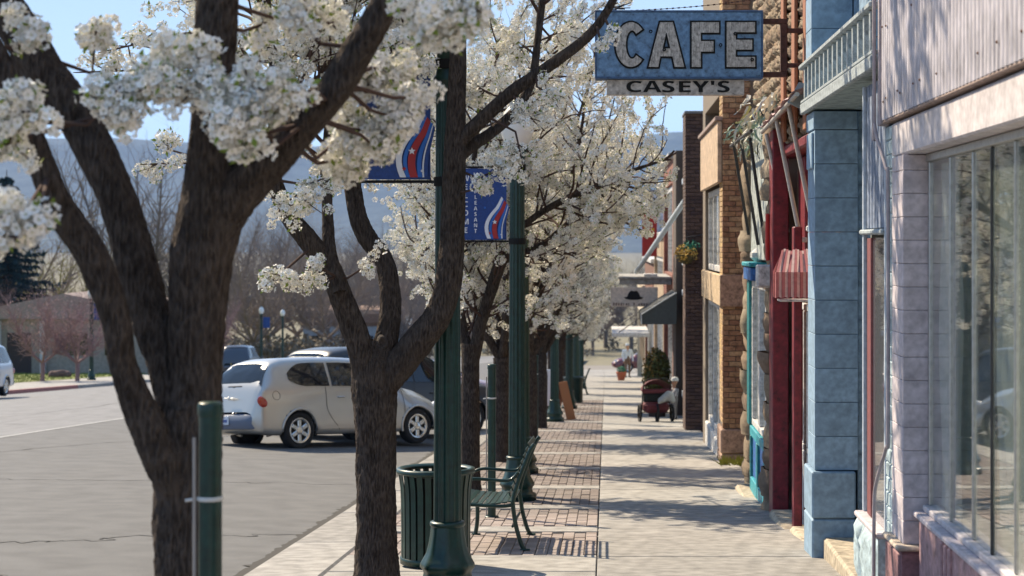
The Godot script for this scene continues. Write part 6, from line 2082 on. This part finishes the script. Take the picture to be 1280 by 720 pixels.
	for x in [0.25, 1.22]: cn.tube([V(x, 0.60, 49.33), V(x, 0.70, 49.33), V(x, 0.72, 49.62)], [0.008, 0.008, 0.008], 6)
	part(hs, "hanger", cn, mat("black_iron", Color(), {}))
	var aw := thing("shed_awning", "dark grey shed awning with white piping beside the hat sign", "awning", V(1.4, -0.2, 47))
	var sh := MB.new()
	var tri := PackedVector2Array([Vector2(0.86, -0.21), Vector2(1.70, -0.21), Vector2(1.70, 0.54), Vector2(0.86, 0.02)])
	sh.slab(tri, 3.4, Transform3D(Basis(), Vector3(0, 0, -49.3)))
	part(aw, "cloth", sh, mat("awning_grey", Color(0.045, 0.05, 0.05), {"r": 0.85, "t": "soft", "s": 1.0}))
	var pi := MB.new()
	pi.tube([V(1.70, 0.555, 45.88), V(0.855, 0.03, 45.88), V(0.855, -0.21, 45.88)], [0.018, 0.018, 0.018], 6)
	part(aw, "piping", pi, white)
	var wc := thing("white_canopy", "thin white flat canopy over the far pavement", "canopy", V(1.0, -1.8, 76))
	piece(wc, "deck", 0.25, 1.70, -1.90, -1.74, 74, 80, white, 0.02)
	for z in [74.3, 79.7]:
		var wcp := MB.new()
		wcp.rod(V(0.5, -1.74, z), V(1.72, -0.9, z), 0.02)
		part(wc, "stay", wcp, mat("black_iron", Color(), {}))
	# jogging stroller
	var s := thing("stroller", "maroon three wheeled double stroller parked on the pavement", "stroller", V(1.12, G(43.4), 43.4), 0.15)
	var maroon := mat("maroon_cloth", Color(0.10, 0.018, 0.024), {"r": 0.85, "t": "soft", "s": 3.0})
	var blk := mat("black_plastic", Color(), {})
	var bs := MB.new()
	bs.box(Vector3(0, 0.33, 0.0), Vector3(0.58, 0.24, 0.5), 0.07)
	lpart(s, "basket", bs, maroon)
	var se := MB.new()
	se.box(Vector3(0, 0.55, -0.05), Vector3(0.55, 0.26, 0.4), 0.06)
	lpart(s, "seat", se, mat("black_cloth", Color(0.012, 0.014, 0.013), {"r": 0.9}))
	var cp := MB.new()
	var rows := []
	for i in 9:
		var line := PackedVector3Array()
		for j in 13:
			var a := PI * j / 12.0
			var b := PI * 0.5 * i / 8.0
			line.append(Vector3(-0.34 * cos(a) * (0.72 + 0.28 * cos(b)), 0.70 + 0.26 * sin(a) * cos(b * 0.7), 0.22 - 0.5 * sin(b)))
		rows.append(line)
	cp.grid(rows, false, false)
	cp.box(Vector3(0, 0.70, 0.2), Vector3(0.68, 0.1, 0.06), 0.03)
	lpart(s, "canopy", cp, maroon)
	var hd := MB.new()
	hd.tube([Vector3(-0.3, 0.6, 0.1), Vector3(-0.31, 0.93, 0.32), Vector3(-0.2, 0.99, 0.36), Vector3(0.2, 0.99, 0.36), Vector3(0.31, 0.93, 0.32), Vector3(0.3, 0.6, 0.1)], [0.015, 0.015, 0.015, 0.015, 0.015, 0.015], 6)
	lpart(s, "handle", hd, blk)
	var fr := MB.new()
	for x in [-0.33, 0.33]:
		fr.rod(Vector3(x, 0.2, 0.1), Vector3(x * 0.9, 0.62, 0.1), 0.014)
		fr.rod(Vector3(x, 0.2, 0.1), Vector3(0, 0.2, -0.6), 0.014)
	lpart(s, "frame", fr, mat("galvanised", Color(), {}))
	for e in [[-0.37, 0.1], [0.37, 0.1], [0.0, 0.27]]:
		var w := MB.new()
		w.lathe([[0.16, -0.02], [0.2, -0.022], [0.205, 0.0], [0.2, 0.022], [0.16, 0.02], [0.16, -0.02]], 24)
		for k in 8: w.rod(Vector3.ZERO, Vector3(cos(k * TAU / 8), 0, sin(k * TAU / 8)) * 0.165, 0.004, 4)
		w.lathe([[0.001, -0.03], [0.025, -0.03], [0.025, 0.03], [0.001, 0.03]], 10)
		var o := lpart(s, "wheel", w, blk)
		o.position = Vector3(e[0], 0.205, e[1])
		o.rotation.z = PI / 2
	var bag := thing("white_blanket", "crumpled white blanket heaped on the maroon stroller", "blanket", V(1.36, G(43.2) + 0.47, 43.15))
	var bm := flesh([[Vector3(-0.12, 0.02, 0.05), Vector3(0.06, 0.12, 0), 0.07, 0.11, Color(1, 1, 1)], [Vector3(0.06, 0.12, 0), Vector3(0.14, 0.02, 0), 0.1, 0.07, Color(1, 1, 1)], [Vector3(-0.15, -0.02, 0.1), Vector3(-0.05, 0.05, 0.1), 0.04, 0.06, Color(1, 1, 1)]], 0.02)
	lpart(bag, "cloth", bm, mat("blanket_white", Color(0.30, 0.30, 0.29), {"r": 0.95, "t": "grain", "s": 3.0, "b": 0.5}))
	person("small child in white cap and pale clothes beside the stroller", V(1.60, G(44.6), 44.6), -1.0, 0.98, Color(0.20, 0.20, 0.21), Color(0.17, 0.165, 0.165), Color(0.30, 0.16, 0.10), Color(0.42, 0.41, 0.38), 0.2, 0.9)
	person("adult in pale blue shirt and brown trousers far down the pavement", V(1.14, G(100), 100), 0.3, 1.78, Color(0.5, 0.58, 0.66), Color(0.12, 0.08, 0.06), Color(0.4, 0.22, 0.14), Color(0.5, 0.55, 0.6), 0.135, 0.3)
	# conifer in a pot, flower pot
	var sb := thing("potted_shrub", "rounded bronze green conifer shrub in a dark pot behind the stroller", "plant", V(1.24, G(46.2), 46.2))
	var pt := MB.new()
	pt.lathe([[0.001, 0.0], [0.2, 0.0], [0.26, 0.4], [0.28, 0.42], [0.24, 0.42], [0.22, 0.38], [0.001, 0.36]], 20)
	lpart(sb, "pot", pt, mat("pot_dark", Color(0.06, 0.04, 0.035), {"r": 0.8}))
	rng.seed = 91
	var lf := MB.new()
	leaf_mass(lf, Vector3(0, 1.0, 0), Vector3(0.34, 0.66, 0.34), 2600, 0.05)
	lpart(sb, "foliage", lf, mat("conifer_olive", Color(0.055, 0.06, 0.012), {"r": 0.9, "back": Color(0.12, 0.12, 0.02)}))
	var lf2 := MB.new()
	leaf_mass(lf2, Vector3(-0.05, 1.06, -0.03), Vector3(0.33, 0.62, 0.33), 1100, 0.05)
	lpart(sb, "foliage_tips", lf2, mat("conifer_bronze", Color(0.17, 0.10, 0.02), {"r": 0.9, "back": Color(0.2, 0.12, 0.02)}))
	var st2 := MB.new()
	st2.tube([Vector3(0, 0.3, 0), Vector3(0, 1.0, 0)], [0.04, 0.02], 6)
	lpart(sb, "stem", st2, bark())
	var fp := thing("terracotta_pot", "orange terracotta flower pot at the far end of the pavement", "pot", V(0.75, G(92), 92))
	var fpm := MB.new()
	fpm.lathe([[0.001, 0.0], [0.25, 0.0], [0.38, 0.55], [0.42, 0.6], [0.42, 0.7], [0.34, 0.7], [0.3, 0.6], [0.001, 0.58]], 18)
	lpart(fp, "pot", fpm, mat("terracotta", Color(0.34, 0.10, 0.05), {"r": 0.9}))
	var fpl := MB.new()
	leaf_mass(fpl, Vector3(0, 0.85, 0), Vector3(0.4, 0.3, 0.4), 300, 0.07)
	lpart(fp, "foliage", fpl, mat("basket_leaf", Color(), {}))
	fp.scale = Vector3.ONE * 0.6
func over_road() -> void:
	var stucco := mat("tan_far_wall", Color(0.30, 0.26, 0.215), {"t": "soft", "s": 0.4, "r": 0.9})
	var roof := mat("shingle_far", Color(0.27, 0.21, 0.185), {"t": "grain", "s": 0.6, "r": 0.95})
	var dark := mat("door_far", Color(0.035, 0.02, 0.016), {"r": 0.7})
	var h := thing("tan_bungalow", "low tan building with brown door and shallow roof behind the lawn", "building", V(-33, G(112), 112))
	var g := G(110)
	piece(h, "wall", -37.5, -25.6, g - 0.6, g + 3.1, 112, 124, stucco, 0.02)
	var rm := MB.new()
	rm.slab(PackedVector2Array([Vector2(-38.1, g + 3.12), Vector2(-25.0, g + 3.12), Vector2(-25.6, g + 3.4), Vector2(-31.5, g + 4.6), Vector2(-37.5, g + 3.4)]), 13.0, Transform3D(Basis(), Vector3(0, 0, -124.5)))
	part(h, "roof", rm, roof)
	piece(h, "door", -34.9, -33.5, g - 0.2, g + 2.3, 111.93, 111.995, dark, 0.01)
	for x in [-32.9, -35.5]: piece(h, "pillar", x, x + 0.3, g - 0.2, g + 3.0, 111.6, 111.9, mat("shop_white", Color(), {}), 0.02)
	for x in [-31.5, -29.2]: piece(h, "window", x, x + 1.3, g + 1.0, g + 2.3, 111.94, 111.996, mat("tinted_glass", Color(0.012, 0.014, 0.017), {"r": 0.04, "spec": 0.6}), 0.01)
	var rk := thing("brown_boulder", "low brown boulder on the lawn beside the far lamp", "rock", V(-28.4, G(100), 100))
	rng.seed = 4
	lpart(rk, "stone", flesh([[Vector3(-0.9, 0.3, 0), Vector3(0.9, 0.35, 0), 0.5, 0.42, Color(1, 1, 1)], [Vector3(-0.2, 0.4, 0.1), Vector3(0.4, 0.5, 0), 0.45, 0.4, Color(1, 1, 1)]], 0.12, 0.1), mat("boulder", Color(0.13, 0.075, 0.06), {"t": "blotch", "s": 0.8, "r": 0.95, "b": 2.0})).scale = Vector3.ONE * 0.45
	var l := thing("long_shed", "long grey blue building with brown roof beyond the parked cars", "building", V(-28, G(200), 200))
	g = G(200)
	piece(l, "wall", -31.5, -22.8, g - 1, g + 3.6, 200, 214, mat("grey_blue_wall", Color(0.26, 0.29, 0.32), {"r": 0.9, "t": "soft", "s": 0.3}), 0.02)
	piece(l, "roof", -32, -22.3, g + 3.61, g + 5.3, 199.5, 214.5, mat("brown_roof", Color(0.17, 0.10, 0.065), {"r": 0.9, "t": "soft", "s": 0.3}), 0.4)
	for k in 3: piece(l, "window", -30.8 + k * 2.6, -29.4 + k * 2.6, g + 1.2, g + 2.6, 199.9, 199.99, mat("tinted_glass", Color(), {}), 0.01)
	var gb := thing("white_gable_house", "small white gabled house beyond the long grey blue building", "building", V(-25, G(225), 225))
	g = G(225)
	piece(gb, "wall", -27.5, -22.5, g - 1, g + 3.2, 225, 233, mat("shop_white", Color(), {}), 0.02)
	var gm := MB.new()
	gm.slab(PackedVector2Array([Vector2(-28, g + 3.21), Vector2(-22, g + 3.21), Vector2(-25, g + 5.6)]), 9.0, Transform3D(Basis(), Vector3(0, 0, -233.5)))
	part(gb, "roof", gm, mat("pale_roof", Color(0.5, 0.5, 0.48), {"r": 0.8}))
	# three white lamps by the far kerb
	lamp_post("green street lamp with white globe by the lawn across the road", V(-24.9, G(93), 93), 1)
	banner("blue banner on the lamp beside the lawn across the road", V(-24.9, G(93), 93)).rotation.y = PI
	lamp_post("green street lamp with white globe beside the far parked truck", V(-25.1, G(140), 140), 1)
	banner("blue banner on the lamp past the tan bungalow", V(-25.1, G(140), 140)).rotation.y = PI
	lamp_post("green street lamp with white globe furthest along the far kerb", V(-25.4, G(151), 151), 0)
	spruce("tall dark blue green spruce beside the tan bungalow", V(-39.3, G(126), 126), 13.2, 4.8, mat("spruce_needles", Color(0.012, 0.03, 0.03), {"r": 0.9}), 17)
	# young trees with red-brown buds on the far pavement
	var budm := mat("bud_twigs", Color(0.24, 0.15, 0.14), {"r": 0.9})
	rng.seed = 51
	for e in [[-26.4, 90.0, 4.6, "young red budded tree nearest the spruce on the far pavement"], [-24.9, 90.5, 4.5, "young red budded tree next to the far lamp and lawn"], [-24.6, 118.0, 4.8, "young red budded tree by the bungalow's far corner"]]:
		var t := bare_tree("budding_tree", e[3], V(e[0], G(e[1]), e[1]), e[2], int(e[1] * 7), budm, "young budding trees across the road", 0.62)
		rng.seed = int(e[1])
		var bud := MB.new()
		leaf_mass(bud, Vector3(0, e[2] * 0.62, 0), Vector3(e[2] * 0.42, e[2] * 0.32, e[2] * 0.42), 1500, 0.04)
		var o := lpart(t, "buds", bud, mat("buds", Color(0.42, 0.27, 0.25), {"r": 0.9, "back": Color(0.2, 0.1, 0.1)}))
		o.set_meta("kind", "stuff")
	# bare trees behind
	var grey := mat("bare_grey", Color(0.15, 0.125, 0.11), {"r": 0.95})
	var warm := mat("bare_warm", Color(0.19, 0.145, 0.115), {"r": 0.95})
	var gold := mat("bare_gold", Color(0.22, 0.19, 0.05), {"r": 0.95})
	var protos := [bare_tree("bare_tree", "tall bare grey tree standing high above the bungalow roof", V(-34.0, G(142), 142), 17.5, 5, grey, "bare trees beyond the road", 0.5), bare_tree("bare_tree", "bare brown tree in the row beyond the road", V(-24.0, G(165), 165), 11, 6, warm, "bare trees beyond the road", 0.6), bare_tree("bare_tree", "golden willow with bare hanging twigs behind the spruce", V(-43.5, G(150), 150), 10.5, 7, gold, "bare trees beyond the road", 0.6)]
	rng.seed = 123
	var spots := [[-48, 150, 1.0], [-29, 158, 0.9], [-38, 165, 1.1], [-31, 176, 1.2], [-26, 186, 1.0], [-45, 190, 1.4], [-37, 205, 1.35], [-33, 222, 1.4], [-27.5, 236, 1.3], [-47, 235, 1.6], [-41, 255, 1.6], [-24, 255, 1.2], [-34, 268, 1.6], [-28, 282, 1.4], [-21, 290, 1.2], [-14, 295, 1.15], [-8, 300, 1.2], [-2, 296, 1.15], [4, 300, 1.3], [-52, 285, 1.9], [-43, 300, 1.8], [-17, 310, 1.4], [-11, 315, 1.3], [-5, 318, 1.4], [0, 322, 1.4], [-25, 320, 1.6], [-35, 330, 1.7], [-60, 200, 1.4], [-56, 170, 1.2], [9, 305, 1.4], [-31, 300, 1.6], [-38, 285, 1.6], [-22, 205, 0.9], [-23.5, 222, 1.0]]
	for s in spots:
		var d: float = s[1]
		var o := copy(protos[1], V(s[0], maxf(G(d), -15.6) - 0.2, d), rng.randf() * TAU)
		o.scale = Vector3.ONE * s[2] * rng.randf_range(0.9, 1.15)
		if rng.randf() < 0.45:
			for c in o.get_children(): c.material_override = grey
	# scrub that closes the view at the foot of the hills
	var sc := MB.new()
	rng.seed = 71
	for k in 110:
		var d := rng.randf_range(150, 345)
		var x := rng.randf_range(-0.26, 0.02) * d * 1.0
		if d < 280: x = minf(x, -23.0 - rng.randf() * 8)
		leaf_mass(sc, V(x, maxf(G(d), -15.6) + 0.8, d), Vector3(rng.randf_range(1.5, 4), rng.randf_range(0.9, 2.2), rng.randf_range(1.5, 3)), 200, 0.28)
	var so := inst(self, "scrub", sc.mesh(), mat("scrub", Color(0.145, 0.115, 0.075), {"r": 0.95}))
	tag(so, "brown leafless scrub closing the view beyond the road", "scrub")
	so.set_meta("kind", "stuff")
	# hills
	var f := FastNoiseLite.new()
	f.seed = 9
	f.frequency = 0.00045
	f.fractal_octaves = 6
	var m := structure("mountain")
	var rows := []
	for i in 15:
		var line := PackedVector3Array()
		for j in 181:
			var x := lerpf(-5200, 5200, j / 180.0)
			var t := i / 14.0
			var ridge := 268.0 + 55.0 * f.get_noise_2d(x, 0) + 0.014 * absf(x + 900) * 0.6
			var y := -15.6 + (ridge + 15) * pow(t, 1.25) + 55.0 * f.get_noise_2d(x * 2.2, t * 1500.0) * t * (1.0 - t) * 2.0 + 14.0 * f.get_noise_2d(x * 7.0, t * 5000.0) * sin(PI * t)
			line.append(V(x, y, 3300.0 + 1700.0 * t))
		rows.append(line)
	for q in 1:
		var line := PackedVector3Array()
		for j in 181: line.append(Vector3(rows[14][j].x, -20, -5600.0))
		rows.append(line)
	var mm := MB.new()
	mm.grid(rows, false, true)
	part(m, "slope", mm, mat("hillside", Color(0.062, 0.078, 0.075), {"t": "blotch", "s": 0.0011, "d": "blotch", "ds": 0.006, "r": 1.0}))
